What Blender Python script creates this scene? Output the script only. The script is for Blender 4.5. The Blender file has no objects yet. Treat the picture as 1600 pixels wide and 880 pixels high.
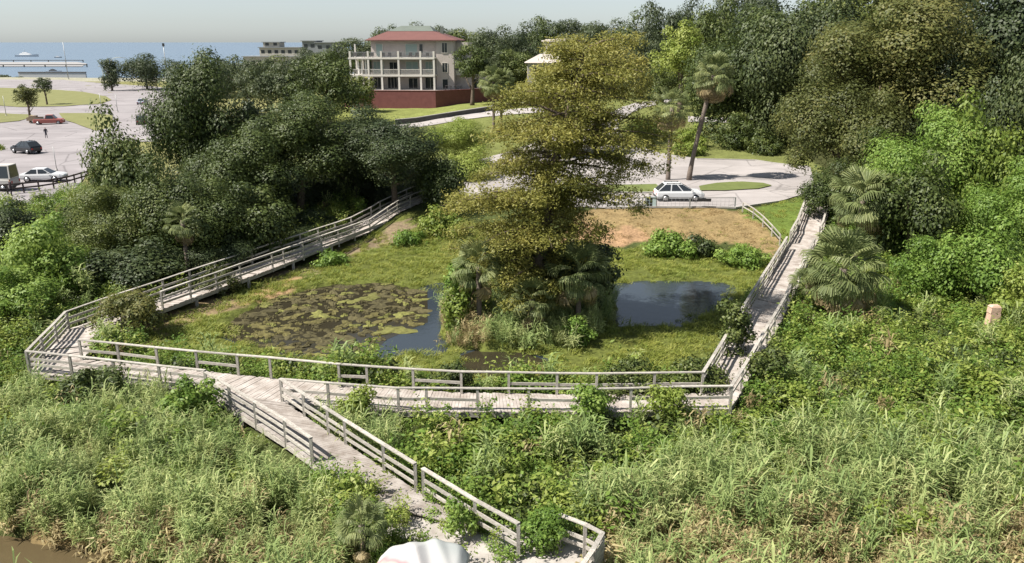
import bpy, math, random
import numpy as np
from mathutils import Vector, Matrix, Quaternion
from mathutils.geometry import delaunay_2d_cdt

random.seed(7)
RNG = np.random.default_rng(7)
SC = bpy.context.scene
COL = SC.collection

# ---------------------------------------------------------------- camera
CAM_H, PITCH, FPX = 16.0, math.radians(16.6), 1256.0      # metres, radians, focal length in photo pixels
cam_d = bpy.data.cameras.new('camera')
cam_d.sensor_width = 36.0
cam_d.lens = 36.0 * FPX / 1600.0
cam_d.clip_start, cam_d.clip_end = 0.5, 60000
cam = bpy.data.objects.new('camera', cam_d)
COL.objects.link(cam)
cam.location = (0, 0, CAM_H)
cam.rotation_euler = (math.pi / 2 - PITCH, 0, 0)
SC.camera = cam

# ---------------------------------------------------------------- sky, sun, exposure
SUN_EL = math.radians(52)
SUN_AZ = math.atan2(-0.95, -0.31)                        # from +Y towards +X: the sun stands left, a little behind the camera
SUN = Vector((math.sin(SUN_AZ) * math.cos(SUN_EL), math.cos(SUN_AZ) * math.cos(SUN_EL), math.sin(SUN_EL)))
world = bpy.data.worlds.new('World')
SC.world = world
world.use_nodes = True
wn = world.node_tree
bg = wn.nodes['Background']
sky = wn.nodes.new('ShaderNodeTexSky')
sky.sky_type = 'NISHITA'
sky.sun_disc = False
sky.sun_elevation = SUN_EL
sky.sun_rotation = SUN_AZ
sky.air_density = 1.0
sky.dust_density = 0.6
sky.ozone_density = 1.0
hs = wn.nodes.new('ShaderNodeHueSaturation')             # a milky, hazy sky
hs.inputs['Saturation'].default_value = 0.40
wn.links.new(sky.outputs[0], hs.inputs['Color'])
tn = wn.nodes.new('ShaderNodeMix'); tn.data_type = 'RGBA'; tn.blend_type = 'MULTIPLY'; tn.inputs['Factor'].default_value = 1.0
tn.inputs['B'].default_value = (0.92, 1.0, 1.07, 1)
wn.links.new(hs.outputs[0], tn.inputs['A'])
wn.links.new(tn.outputs['Result'], bg.inputs['Color'])
bg.inputs['Strength'].default_value = 0.062
sun_d = bpy.data.lights.new('sun', 'SUN')
sun_d.energy = 4.8
sun_d.angle = math.radians(0.6)
sun_d.color = (1.0, 0.94, 0.85)
sun = bpy.data.objects.new('sun', sun_d)
COL.objects.link(sun)
sun.rotation_euler = SUN.to_track_quat('Z', 'Y').to_euler()
sun.location = (-40, -10, 60)
SC.view_settings.view_transform = 'Standard'
SC.view_settings.look = 'None'
SC.view_settings.exposure = 1.0
SC.view_settings.gamma = 1.0
SC.view_settings.use_curve_mapping = False
try:
    SC.cycles.max_bounces = 4
    SC.cycles.transparent_max_bounces = 6
    SC.cycles.diffuse_bounces = 2
    SC.cycles.transmission_bounces = 2
    SC.cycles.glossy_bounces = 2
except Exception:
    pass

# ---------------------------------------------------------------- helpers: projection and terrain
CP, SP = math.cos(PITCH), math.sin(PITCH)

def ray(px, py):
    a, b = px - 800.0, py - 440.0
    return Vector((a, FPX * CP - b * SP, -FPX * SP - b * CP))

def at(px, py, Y):                                        # the point a photo pixel shows at distance Y
    d = ray(px, py)
    k = Y / d.y
    return Vector((d.x * k, Y, CAM_H + d.z * k))

def atz(px, py, z):                                       # the point a photo pixel shows on the level z
    d = ray(px, py)
    k = (z - CAM_H) / d.z
    return Vector((d.x * k, d.y * k, z))

def ppm(Y, z=5):                                          # photo pixels for a metre at distance Y
    return FPX / (Y * CP + (CAM_H - z) * SP)

def ss(a, b, t):
    t = np.clip((t - a) / (b - a), 0, 1)
    return t * t * (3 - 2 * t)

def wob(x, y, s=1.0, p=0.0):                              # cheap smooth noise, about -1..1
    x = x / s; y = y / s
    return (np.sin(x * 1.3 + 1.7 * np.sin(y * 0.9 + p) + p) + np.sin(y * 1.7 + 1.3 * np.sin(x * 1.1 - p) + 2 * p)
            + 0.6 * np.sin(2.9 * x - 2.3 * y + p * 3) + 0.5 * np.sin(3.7 * x + 4.1 * y + p)) / 3.1

def inpoly(x, y, poly):
    x = np.asarray(x, float); y = np.asarray(y, float)
    r = np.zeros(x.shape, bool)
    n = len(poly)
    for i in range(n):
        x0, y0 = poly[i][0], poly[i][1]; x1, y1 = poly[(i + 1) % n][0], poly[(i + 1) % n][1]
        if y0 == y1: continue
        c = ((y0 > y) != (y1 > y)) & (x < (x1 - x0) * (y - y0) / (y1 - y0) + x0)
        r ^= c
    return r

def pz(pix, z=0.0):
    return [tuple(atz(a, b, z)[:2]) for a, b in pix]

POND = pz([(165, 530), (300, 470), (480, 405), (600, 362), (700, 350), (760, 372), (880, 385), (960, 388), (1100, 392),
           (1200, 402), (1225, 415), (1170, 475), (1120, 560), (1090, 590), (930, 600), (720, 598), (430, 575), (250, 548)])
W_LEFT = pz([(560, 558), (575, 528), (640, 480), (655, 448), (690, 440), (705, 470), (700, 530), (690, 547), (640, 545), (600, 556)])
W_RIGHT = pz([(920, 500), (925, 452), (960, 440), (1040, 436), (1132, 441), (1150, 452), (1120, 480), (1062, 507), (1000, 505)])
W_FRONT = pz([(728, 588), (722, 552), (760, 540), (820, 548), (852, 560), (846, 574), (800, 583)])
W_MATS = pz([(352, 520), (372, 492), (430, 462), (500, 446), (600, 440), (662, 455), (662, 500), (600, 525), (570, 556), (500, 556), (440, 548), (390, 535)])
W_CREEK = pz([(-260, 810), (20, 818), (110, 835), (170, 850), (215, 872), (260, 905), (300, 960), (-260, 960)])
ISLAND = pz([(690, 520), (700, 470), (760, 430), (880, 425), (950, 440), (965, 480), (930, 520), (860, 545), (760, 545)])

def soft_in(x, y, poly, w):
    s = np.zeros(x.shape)
    for a, b in ((0, 0), (1, 0), (-1, 0), (0, 1), (0, -1), (.6, .6), (-.6, .6), (.6, -.6), (-.6, -.6), (.45, 0), (-.45, 0), (0, .45), (0, -.45)):
        s += inpoly(x + a * w, y + b * w, poly)
    return s / 13.0

def T(x, y):
    x = np.atleast_1d(np.asarray(x, float)); y = np.atleast_1d(np.asarray(y, float))
    z = 0.10 * wob(x, y, 3.0, 0.4)
    wx = ss(-16, -8, x)
    z = z + wx * 1.55 * ss(61.5, 71.5, y) + (1 - wx) * 0.9 * ss(58, 78, y)
    hx = ss(-75, -38, x)
    z = z + hx * (3.4 * ss(96, 146, y) + 2.5 * ss(165, 260, y))
    z = z + 3.5 * ss(32, 60, x) * ss(38, 80, y) + 2.0 * ss(40, 90, x) * ss(90, 140, y)
    # the shore far left and behind
    coast = 395 + 25 * np.sin(x / 90.0) + 260 * ss(-90, 40, x)
    z = z - (z + 3.5) * ss(coast - 8, coast + 14, y)
    # pond basins and the creek by the camera
    near = (y > 8) & (y < 60) & (np.abs(x) < 45)
    if near.any():
        xn, yn = x[near], y[near]
        dz = np.zeros(xn.shape)
        jx = xn + 0.25 * wob(xn, yn, 0.7, 1.1); jy = yn + 0.35 * wob(xn, yn, 0.8, 2.3)
        for poly, d in ((W_LEFT, 0.75), (W_RIGHT, 0.75), (W_FRONT, 0.75), (W_MATS, 0.65)):
            dz -= d * soft_in(jx, jy, poly, 0.35)
        dz -= 1.35 * soft_in(xn + 0.35 * wob(xn, yn, 0.8, .2), yn + 0.35 * wob(xn, yn, 0.6, .9), W_CREEK, 0.8)
        z[near] += np.maximum(dz, -1.35)
    i = inpoly(x, y, ISLAND)
    z = np.where(i, np.maximum(z, 0.22), z)
    return z

def tz(x, y):
    return float(T(np.array([x]), np.array([y]))[0])

def G(px, py):                                            # where the line of sight of a photo pixel meets the ground
    d = ray(px, py).normalized()
    t = np.concatenate([np.arange(15, 120, 0.25), np.arange(120, 700, 0.8)])
    g = CAM_H + d.z * t - T(d.x * t, d.y * t)
    k = int(np.argmax(g < 0)) if (g < 0).any() else len(t) - 1
    t0, t1 = t[max(k - 1, 0)], t[k]
    for _ in range(12):
        m = (t0 + t1) / 2
        if CAM_H + d.z * m - tz(d.x * m, d.y * m) < 0: t1 = m
        else: t0 = m
    return Vector((d.x * t1, d.y * t1, tz(d.x * t1, d.y * t1)))

def gpoly(pix):
    return [tuple(G(a, b)[:2]) for a, b in pix]

# ---------------------------------------------------------------- helpers: objects and meshes
def tag(o, label=None, cat=None, group=None, kind=None):
    if label: o['label'] = label
    if cat: o['category'] = cat
    if group: o['group'] = group
    if kind: o['kind'] = kind
    return o

def link(name, data, parent=None, mat=None, loc=None):
    o = bpy.data.objects.new(name, data)
    COL.objects.link(o)
    if parent is not None: o.parent = parent
    if mat is not None and data is not None and not data.materials: data.materials.append(mat)
    if loc is not None: o.location = loc
    return o

def thing(name, loc, label, cat, group=None, rz=0.0):
    o = link(name, None, loc=loc)
    o.rotation_euler = (0, 0, rz)
    o.empty_display_size = 0.3
    return tag(o, label, cat, group)

def qmesh(name, Q, mat, tint=None, smooth=False):         # Q: N x k x 3 separate faces of k corners
    Q = np.asarray(Q, np.float32)
    n, k = Q.shape[0], Q.shape[1]
    me = bpy.data.meshes.new(name)
    me.vertices.add(n * k); me.vertices.foreach_set('co', Q.reshape(-1))
    me.loops.add(n * k); me.loops.foreach_set('vertex_index', np.arange(n * k, dtype=np.int32))
    me.polygons.add(n)
    me.polygons.foreach_set('loop_start', np.arange(n, dtype=np.int32) * k)
    me.polygons.foreach_set('loop_total', np.full(n, k, np.int32))
    if tint is not None:
        a = me.attributes.new('tint', 'FLOAT', 'FACE')
        a.data.foreach_set('value', np.asarray(tint, np.float32))
    me.update(calc_edges=True)
    if mat: me.materials.append(mat)
    return me

class MB:                                                 # collects solids, builds one mesh
    def __init__(self): self.v, self.f, self.s = [], [], []
    def add(self, v, f, smooth=False):
        b = len(self.v)
        self.v += [tuple(p) for p in v]
        self.f += [tuple(i + b for i in q) for q in f]
        self.s += [smooth] * len(f)
        return self
    def box(self, c, s, M=None):
        x, y, z = s[0] / 2, s[1] / 2, s[2] / 2
        v = [Vector((c[0] + a * x, c[1] + b * y, c[2] + d * z)) for d in (-1, 1) for b in (-1, 1) for a in (-1, 1)]
        if M is not None: v = [M @ p for p in v]
        return self.add(v, [(0, 2, 3, 1), (4, 5, 7, 6), (0, 1, 5, 4), (2, 6, 7, 3), (0, 4, 6, 2), (1, 3, 7, 5)])
    def b2(self, x0, x1, y0, y1, z0, z1):
        return self.box(((x0 + x1) / 2, (y0 + y1) / 2, (z0 + z1) / 2), (abs(x1 - x0), abs(y1 - y0), abs(z1 - z0)))
    def tube(self, pts, rad, n=7, cap=True):
        pts = [Vector(p) for p in pts]
        v = []
        for i, p in enumerate(pts):
            t = (pts[min(i + 1, len(pts) - 1)] - pts[max(i - 1, 0)])
            if t.length < 1e-6: t = Vector((0, 0, 1))
            t.normalize()
            a = t.cross(Vector((0, 0, 1)) if abs(t.z) < 0.9 else Vector((1, 0, 0))).normalized()
            b = t.cross(a)
            r = rad[i] if hasattr(rad, '__len__') else rad
            for k in range(n):
                w = 2 * math.pi * k / n
                v.append(p + a * (r * math.cos(w)) + b * (r * math.sin(w)))
        f = []
        for i in range(len(pts) - 1):
            for k in range(n):
                k2 = (k + 1) % n
                f.append((i * n + k, i * n + k2, (i + 1) * n + k2, (i + 1) * n + k))
        if cap:
            f.append(tuple(range(n - 1, -1, -1))); f.append(tuple((len(pts) - 1) * n + k for k in range(n)))
        return self.add(v, f, True)
    def prism(self, poly, z0, z1):
        n = len(poly)
        v = [(p[0], p[1], z0) for p in poly] + [(p[0], p[1], z1) for p in poly]
        f = [tuple(range(n - 1, -1, -1)), tuple(range(n, 2 * n))] + [(i, (i + 1) % n, n + (i + 1) % n, n + i) for i in range(n)]
        return self.add(v, f)
    def mesh(self, name, mat):
        me = bpy.data.meshes.new(name)
        me.from_pydata(self.v, [], self.f)
        me.polygons.foreach_set('use_smooth', self.s)
        me.materials.append(mat)
        me.update()
        return me
    def build(self, name, mat, parent=None, loc=None):
        return link(name, self.mesh(name, mat), parent, None, loc)

# ---------------------------------------------------------------- materials
def mat(name, col, rough=0.7, metal=0.0, var=0.0, scale=4.0, col2=None, bump=0.0, spec=0.3, stretch=None):
    m = bpy.data.materials.new(name); m.use_nodes = True
    nt = m.node_tree; p = nt.nodes['Principled BSDF']
    p.inputs['Roughness'].default_value = rough
    p.inputs['Metallic'].default_value = metal
    p.inputs['Specular IOR Level'].default_value = spec
    p.inputs['Base Color'].default_value = (*col, 1)
    if var > 0 or col2 or bump > 0:
        tc = nt.nodes.new('ShaderNodeTexCoord')
        no = nt.nodes.new('ShaderNodeTexNoise')
        no.inputs['Scale'].default_value = scale
        no.inputs['Detail'].default_value = 6
        no.inputs['Roughness'].default_value = 0.65
        src = tc.outputs['Object']
        if stretch:
            mp = nt.nodes.new('ShaderNodeMapping'); mp.inputs['Scale'].default_value = stretch
            nt.links.new(src, mp.inputs[0]); src = mp.outputs[0]
        nt.links.new(src, no.inputs['Vector'])
        cr = nt.nodes.new('ShaderNodeValToRGB')
        c2 = col2 or tuple(c * (1 - var) for c in col)
        cr.color_ramp.elements[0].position = 0.3; cr.color_ramp.elements[1].position = 0.7
        cr.color_ramp.elements[0].color = (*c2, 1); cr.color_ramp.elements[1].color = (*col, 1)
        nt.links.new(no.outputs['Fac'], cr.inputs[0])
        oi = nt.nodes.new('ShaderNodeObjectInfo')
        hv = nt.nodes.new('ShaderNodeHueSaturation')
        mr = nt.nodes.new('ShaderNodeMapRange')
        mr.inputs[3].default_value = 1 - var * 0.5; mr.inputs[4].default_value = 1 + var * 0.4
        nt.links.new(oi.outputs['Random'], mr.inputs[0])
        nt.links.new(mr.outputs[0], hv.inputs['Value'])
        nt.links.new(cr.outputs[0], hv.inputs['Color'])
        nt.links.new(hv.outputs[0], p.inputs['Base Color'])
        if bump > 0:
            b = nt.nodes.new('ShaderNodeBump'); b.inputs['Strength'].default_value = bump; b.inputs['Distance'].default_value = 0.05
            nt.links.new(no.outputs['Fac'], b.inputs['Height']); nt.links.new(b.outputs[0], p.inputs['Normal'])
    return m

def leafmat(name, stops, trans=0.35, rnd=0.5, rough=0.55):
    """leaf colours by a per-leaf tint (0..1) and by the plant"""
    m = bpy.data.materials.new(name); m.use_nodes = True
    nt = m.node_tree; nt.nodes.clear()
    out = nt.nodes.new('ShaderNodeOutputMaterial')
    at_ = nt.nodes.new('ShaderNodeAttribute'); at_.attribute_name = 'tint'
    oi = nt.nodes.new('ShaderNodeObjectInfo')
    mx = nt.nodes.new('ShaderNodeMath'); mx.operation = 'MULTIPLY_ADD'
    mx.inputs[1].default_value = rnd
    sub = nt.nodes.new('ShaderNodeMath'); sub.operation = 'SUBTRACT'; sub.inputs[1].default_value = 0.5
    nt.links.new(oi.outputs['Random'], sub.inputs[0])
    nt.links.new(sub.outputs[0], mx.inputs[0]); nt.links.new(at_.outputs['Fac'], mx.inputs[2])
    cr = nt.nodes.new('ShaderNodeValToRGB')
    e = cr.color_ramp.elements
    while len(e) < len(stops): e.new(0.5)
    for i, (pos, c) in enumerate(stops):
        e[i].position = pos; e[i].color = (*c, 1)
    nt.links.new(mx.outputs[0], cr.inputs[0])
    df = nt.nodes.new('ShaderNodeBsdfPrincipled')
    df.inputs['Roughness'].default_value = rough
    df.inputs['Specular IOR Level'].default_value = 0.35
    tr = nt.nodes.new('ShaderNodeBsdfTranslucent')
    ms = nt.nodes.new('ShaderNodeMixShader'); ms.inputs[0].default_value = trans
    hv = nt.nodes.new('ShaderNodeHueSaturation'); hv.inputs['Value'].default_value = 1.25; hv.inputs['Hue'].default_value = 0.49
    nt.links.new(cr.outputs[0], df.inputs['Base Color'])
    nt.links.new(cr.outputs[0], hv.inputs['Color']); nt.links.new(hv.outputs[0], tr.inputs[0])
    nt.links.new(df.outputs[0], ms.inputs[1]); nt.links.new(tr.outputs[0], ms.inputs[2])
    nt.links.new(ms.outputs[0], out.inputs[0])
    return m

M = {}
M['wood'] = mat('weathered_wood', (0.50, 0.475, 0.43), 0.85, var=0.45, scale=3.0, col2=(0.22, 0.195, 0.165), bump=0.3, stretch=(1, 1, 6))
M['plank'] = mat('bleached_planks', (0.45, 0.415, 0.385), 0.9, var=0.4, scale=1.3, col2=(0.20, 0.165, 0.14), bump=0.3)
M['bark'] = mat('bark', (0.17, 0.13, 0.10), 0.9, var=0.4, scale=6, col2=(0.07, 0.055, 0.04), bump=0.5)
M['palmbark'] = mat('palm_bark', (0.22, 0.18, 0.15), 0.9, var=0.4, scale=9, col2=(0.09, 0.07, 0.06), bump=0.5, stretch=(1, 1, 3))
M['asphalt'] = mat('pale_worn_concrete', (0.285, 0.265, 0.27), 0.9, var=0.15, scale=0.12, col2=(0.225, 0.205, 0.21))
M['road'] = mat('sun_bleached_road', (0.39, 0.36, 0.35), 0.9, var=0.15, scale=0.2, col2=(0.31, 0.285, 0.275))
M['kerb'] = mat('kerb_concrete', (0.38, 0.36, 0.34), 0.85, var=0.2, scale=2)
M['dark'] = mat('dark_paint', (0.03, 0.03, 0.032), 0.5)
M['steel'] = mat('galvanised_steel', (0.36, 0.37, 0.37), 0.5, metal=0.6, var=0.2)
M['glass'] = mat('dark_glass', (0.025, 0.03, 0.035), 0.12, spec=0.6)
M['rubber'] = mat('rubber', (0.02, 0.02, 0.02), 0.8)
M['chrome'] = mat('rim_metal', (0.45, 0.45, 0.46), 0.35, metal=0.8)
# ================================================================ SETTING: ground, water, roads
def graded(segs):
    out = []
    for a, b, s in segs: out += list(np.arange(a, b - 1e-6, s))
    out.append(segs[-1][1])
    return np.array(out)

gx = graded([(-2400, -400, 200), (-400, -120, 14), (-120, -50, 2.5), (-50, 40, 0.5), (40, 90, 1.5), (90, 300, 10), (300, 2400, 210)])
gy = graded([(-400, 0, 50), (0, 14, 2), (14, 74, 0.5), (74, 180, 1.2), (180, 440, 4), (440, 800, 30), (800, 2400, 200)])
X, Y = np.meshgrid(gx, gy)
Z = T(X, Y)
nx, ny = len(gx), len(gy)
me = bpy.data.meshes.new('ground')
me.vertices.add(nx * ny)
me.vertices.foreach_set('co', np.stack([X, Y, Z], -1).astype(np.float32).reshape(-1))
I = np.arange(nx * ny).reshape(ny, nx)
F = np.stack([I[:-1, :-1], I[:-1, 1:], I[1:, 1:], I[1:, :-1]], -1).reshape(-1, 4).astype(np.int32)
me.loops.add(F.size); me.loops.foreach_set('vertex_index', F.reshape(-1))
me.polygons.add(len(F))
me.polygons.foreach_set('loop_start', np.arange(len(F), dtype=np.int32) * 4)
me.polygons.foreach_set('loop_total', np.full(len(F), 4, np.int32))
me.polygons.foreach_set('use_smooth', np.ones(len(F), bool))
# what grows or lies on the ground, by place
Cg = np.zeros((ny, nx, 4), np.float32); Cg[...] = (0.060, 0.075, 0.024, 1)
wx_ = X + 0.9 * wob(X, Y, 2.0, .3) + 0.5 * wob(X, Y, 0.6, .8)
wy_ = Y + 1.2 * wob(X, Y, 2.3, 1.3) + 0.7 * wob(X, Y, 0.7, 2.8)
def zone(poly, c, amt=1.0):
    k = inpoly(wx_, wy_, poly)
    Cg[k, :3] = (1 - amt) * Cg[k, :3] + amt * np.array(c, np.float32)
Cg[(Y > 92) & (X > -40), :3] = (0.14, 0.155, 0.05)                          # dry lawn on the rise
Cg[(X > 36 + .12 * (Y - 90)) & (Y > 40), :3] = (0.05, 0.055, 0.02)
Cg[(Y > 88) & (X < -26), :3] = (0.19, 0.185, 0.075)                          # dry park grass by the shore
zone(POND, (0.10, 0.115, 0.028))
EMBANK = gpoly([(890, 335), (960, 326), (1148, 328), (1190, 345), (1222, 385), (1222, 402), (1150, 380), (960, 380), (900, 374)])
zone(EMBANK, (0.225, 0.165, 0.08))
zone(gpoly([(900, 350), (990, 352), (1010, 378), (880, 380)]), (0.29, 0.185, 0.105))
zone(gpoly([(1150, 330), (1210, 318), (1285, 300), (1300, 340), (1260, 385), (1225, 385), (1192, 345)]), (0.10, 0.14, 0.03))
zone(gpoly([(370, 470), (420, 450), (470, 438), (470, 455), (420, 478), (380, 485)]), (0.32, 0.21, 0.115))
zone(gpoly([(160, 525), (240, 495), (360, 455), (380, 485), (300, 510), (220, 545)]), (0.20, 0.15, 0.085))
zone(gpoly([(380, 440), (620, 345), (660, 350), (560, 395), (470, 440)]), (0.20, 0.155, 0.10))
LAWN = gpoly([(470, 175), (560, 158), (690, 162), (800, 150), (850, 155), (850, 168), (760, 178), (645, 194), (560, 200), (480, 205)])
zone(LAWN, (0.18, 0.20, 0.06))
zone(pz([(640, 760), (700, 760), (760, 800), (900, 850), (930, 900), (900, 990), (520, 990), (560, 900), (620, 840)]), (0.46, 0.42, 0.38))
zone(pz([(-260, 795), (60, 795), (160, 812), (300, 855), (420, 905), (420, 990), (-260, 990)]), (0.17, 0.125, 0.06))
zone(pz([(940, 860), (1050, 840), (1600, 845), (1900, 860), (1900, 1100), (940, 1100)]), (0.27, 0.20, 0.10))
beach = (Y > 330) & (X < 0)
Cg[beach, :3] = (0.30, 0.29, 0.22)
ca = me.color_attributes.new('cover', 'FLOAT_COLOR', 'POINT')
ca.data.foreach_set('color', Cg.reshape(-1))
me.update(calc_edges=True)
gm = bpy.data.materials.new('ground_cover'); gm.use_nodes = True
nt = gm.node_tree; p = nt.nodes['Principled BSDF']; p.inputs['Roughness'].default_value = 0.95; p.inputs['Specular IOR Level'].default_value = 0.1
a_ = nt.nodes.new('ShaderNodeAttribute'); a_.attribute_name = 'cover'
tc = nt.nodes.new('ShaderNodeTexCoord')
n1 = nt.nodes.new('ShaderNodeTexNoise'); n1.inputs['Scale'].default_value = 0.55; n1.inputs['Detail'].default_value = 8; n1.inputs['Roughness'].default_value = 0.7
n2 = nt.nodes.new('ShaderNodeTexNoise'); n2.inputs['Scale'].default_value = 5; n2.inputs['Detail'].default_value = 5
nt.links.new(tc.outputs['Object'], n1.inputs['Vector']); nt.links.new(tc.outputs['Object'], n2.inputs['Vector'])
mr = nt.nodes.new('ShaderNodeMapRange'); mr.inputs[1].default_value = 0.3; mr.inputs[2].default_value = 0.7; mr.inputs[3].default_value = 0.68; mr.inputs[4].default_value = 1.25
nt.links.new(n1.outputs['Fac'], mr.inputs[0])
mr2 = nt.nodes.new('ShaderNodeMapRange'); mr2.inputs[1].default_value = 0.3; mr2.inputs[2].default_value = 0.7; mr2.inputs[3].default_value = 0.7; mr2.inputs[4].default_value = 1.25
nt.links.new(n2.outputs['Fac'], mr2.inputs[0])
mm = nt.nodes.new('ShaderNodeMath'); mm.operation = 'MULTIPLY'
nt.links.new(mr.outputs[0], mm.inputs[0]); nt.links.new(mr2.outputs[0], mm.inputs[1])
hv = nt.nodes.new('ShaderNodeHueSaturation')
nt.links.new(a_.outputs['Color'], hv.inputs['Color']); nt.links.new(mm.outputs[0], hv.inputs['Value'])
nt.links.new(hv.outputs[0], p.inputs['Base Color'])
bp = nt.nodes.new('ShaderNodeBump'); bp.inputs['Strength'].default_value = 0.6; bp.inputs['Distance'].default_value = 0.12
nt.links.new(n2.outputs['Fac'], bp.inputs['Height']); nt.links.new(bp.outputs[0], p.inputs['Normal'])
tag(link('ground', me, mat=gm), kind='structure')

def drape(poly, off, step):
    """a sheet over the terrain inside a polygon (metres)"""
    b = []
    n = len(poly)
    for i in range(n):
        p0, p1 = Vector(poly[i][:2]), Vector(poly[(i + 1) % n][:2])
        k = max(1, int((p1 - p0).length / step))
        for j in range(k): b.append(p0.lerp(p1, j / k))
    xs = [q.x for q in b]; ys = [q.y for q in b]
    gx_ = np.arange(min(xs), max(xs), step) + step * .37; gy_ = np.arange(min(ys), max(ys), step) + step * .41
    A, B = np.meshgrid(gx_, gy_)
    k = inpoly(A, B, poly)
    pts = b + [Vector((u, w)) for u, w in zip(A[k], B[k])]
    nb = len(b)
    v2, e, f, *_ = delaunay_2d_cdt(pts, [], [list(range(nb))], 1, 1e-4)
    vx = np.array([q.x for q in v2]); vy = np.array([q.y for q in v2])
    vz = T(vx, vy) + off
    return [(float(a), float(c), float(d)) for a, c, d in zip(vx, vy, vz)], [tuple(q) for q in f]

def sheet(name, poly, material, off=0.08, step=2.0, kind='structure'):
    v, f = drape(poly, off, step)
    m = MB(); m.add(v, f, True)
    o = m.build(name, material)
    return tag(o, kind=kind)

LOT = gpoly([(-420, 322), (-40, 322), (60, 322), (105, 312), (130, 282), (150, 240), (185, 222), (240, 222), (300, 190), (300, 142), (245, 136), (170, 131), (100, 125), (-420, 122)])
def worn(m, cs=.35):
    # cracks, patches and tyre stains on a paved surface
    nt = m.node_tree; p = nt.nodes['Principled BSDF']; src = p.inputs['Base Color'].links[0].from_socket
    tc = nt.nodes.new('ShaderNodeTexCoord')
    vo = nt.nodes.new('ShaderNodeTexVoronoi'); vo.feature = 'DISTANCE_TO_EDGE'; vo.inputs['Scale'].default_value = cs
    nz = nt.nodes.new('ShaderNodeTexNoise'); nz.inputs['Scale'].default_value = 1.2; nz.inputs['Detail'].default_value = 4
    mx = nt.nodes.new('ShaderNodeMix'); mx.data_type = 'VECTOR'; mx.inputs['Factor'].default_value = .25
    nt.links.new(tc.outputs['Object'], nz.inputs['Vector']); nt.links.new(tc.outputs['Object'], mx.inputs[4]); nt.links.new(nz.outputs['Color'], mx.inputs[5]); nt.links.new(mx.outputs[1], vo.inputs['Vector'])
    a = nt.nodes.new('ShaderNodeMapRange'); a.inputs[1].default_value = 0; a.inputs[2].default_value = .02; a.inputs[3].default_value = .62; a.inputs[4].default_value = 1
    nt.links.new(vo.outputs['Distance'], a.inputs[0])
    n2 = nt.nodes.new('ShaderNodeTexNoise'); n2.inputs['Scale'].default_value = .09; n2.inputs['Detail'].default_value = 7; n2.inputs['Roughness'].default_value = .7
    mp = nt.nodes.new('ShaderNodeMapping'); mp.inputs['Scale'].default_value = (.5, 2.2, 1)
    nt.links.new(tc.outputs['Object'], mp.inputs[0]); nt.links.new(mp.outputs[0], n2.inputs['Vector'])
    b = nt.nodes.new('ShaderNodeMapRange'); b.inputs[1].default_value = .35; b.inputs[2].default_value = .65; b.inputs[3].default_value = .78; b.inputs[4].default_value = 1.1
    nt.links.new(n2.outputs['Fac'], b.inputs[0])
    mu = nt.nodes.new('ShaderNodeMath'); mu.operation = 'MULTIPLY'; nt.links.new(a.outputs[0], mu.inputs[0]); nt.links.new(b.outputs[0], mu.inputs[1])
    hv = nt.nodes.new('ShaderNodeHueSaturation'); nt.links.new(src, hv.inputs['Color']); nt.links.new(mu.outputs[0], hv.inputs['Value']); nt.links.new(hv.outputs[0], p.inputs['Base Color'])
worn(M['asphalt'], .16); worn(M['road'], .22)
sheet('parking_lot', LOT, M['asphalt'], 0.08, 3.0)
M['verge'] = mat('dry_mown_grass', (0.20, 0.20, 0.08), 0.95, var=0.25, scale=0.5, col2=(0.15, 0.155, 0.055), bump=0.4)
M['verge2'] = mat('green_mown_grass', (0.14, 0.165, 0.05), 0.95, var=0.25, scale=0.8, col2=(0.10, 0.125, 0.035), bump=0.4)
for pix in ([(-420, 138), (0, 138), (60, 139), (125, 144), (165, 151), (174, 157), (160, 163), (100, 167), (40, 168), (0, 166), (-420, 164)],
            [(-420, 178), (0, 178), (48, 180), (56, 184), (30, 190), (0, 193), (-420, 194)],
            [(92, 178), (150, 178), (176, 181), (176, 200), (150, 206), (128, 198), (100, 188)]):
    sheet('grass_island', gpoly(pix), M['verge'], 0.17, 3.0)
ROAD = gpoly([(945, 326), (1148, 326), (1215, 316), (1275, 298), (1266, 262), (1180, 252), (1090, 250), (1030, 241), (990, 226), (964, 207), (966, 192),
              (985, 178), (1008, 168), (1060, 157), (1056, 153), (994, 161), (955, 176), (905, 200), (860, 215), (800, 236), (700, 262), (560, 275), (560, 300), (700, 303), (760, 314), (850, 324)])
sheet('road', ROAD, M['road'], 0.08, 1.4)
for pix in ([(860, 290), (960, 291), (1026, 290), (1032, 294), (1024, 303), (950, 303), (860, 303)],
            [(1092, 293), (1120, 288), (1160, 286), (1192, 288), (1206, 292), (1184, 297), (1130, 300), (1094, 300)]):
    sheet('grass_island', gpoly(pix), M['verge2'], 0.17, 1.2)
sheet('road', gpoly([(520, 213), (645, 200), (700, 192), (760, 183), (850, 176), (850, 168), (780, 172), (700, 184), (640, 194), (520, 204)]), M['road'], 0.08, 1.6)
sheet('road', gpoly([(1075, 182), (1190, 182), (1190, 190), (1075, 191)]), M['road'], 0.08, 2.0)
SANDP = pz([(540, 990), (590, 860), (630, 800), (655, 775), (700, 782), (760, 822), (830, 838), (900, 846), (945, 842), (950, 990)], 0.3)
M['sand'] = mat('pale_sand', (0.40, 0.375, 0.35), 0.95, var=0.3, scale=1.5, col2=(0.24, 0.215, 0.19), bump=0.5)
v, f = drape(SANDP, 0.0, 0.4)
v = [(a, b, 0.52 + 0.05 * float(wob(a, b, 0.5, 1.0))) for a, b, c in v]
tag(MB().add(v, f, True).build('sand_path', M['sand']), kind='structure')

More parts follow.
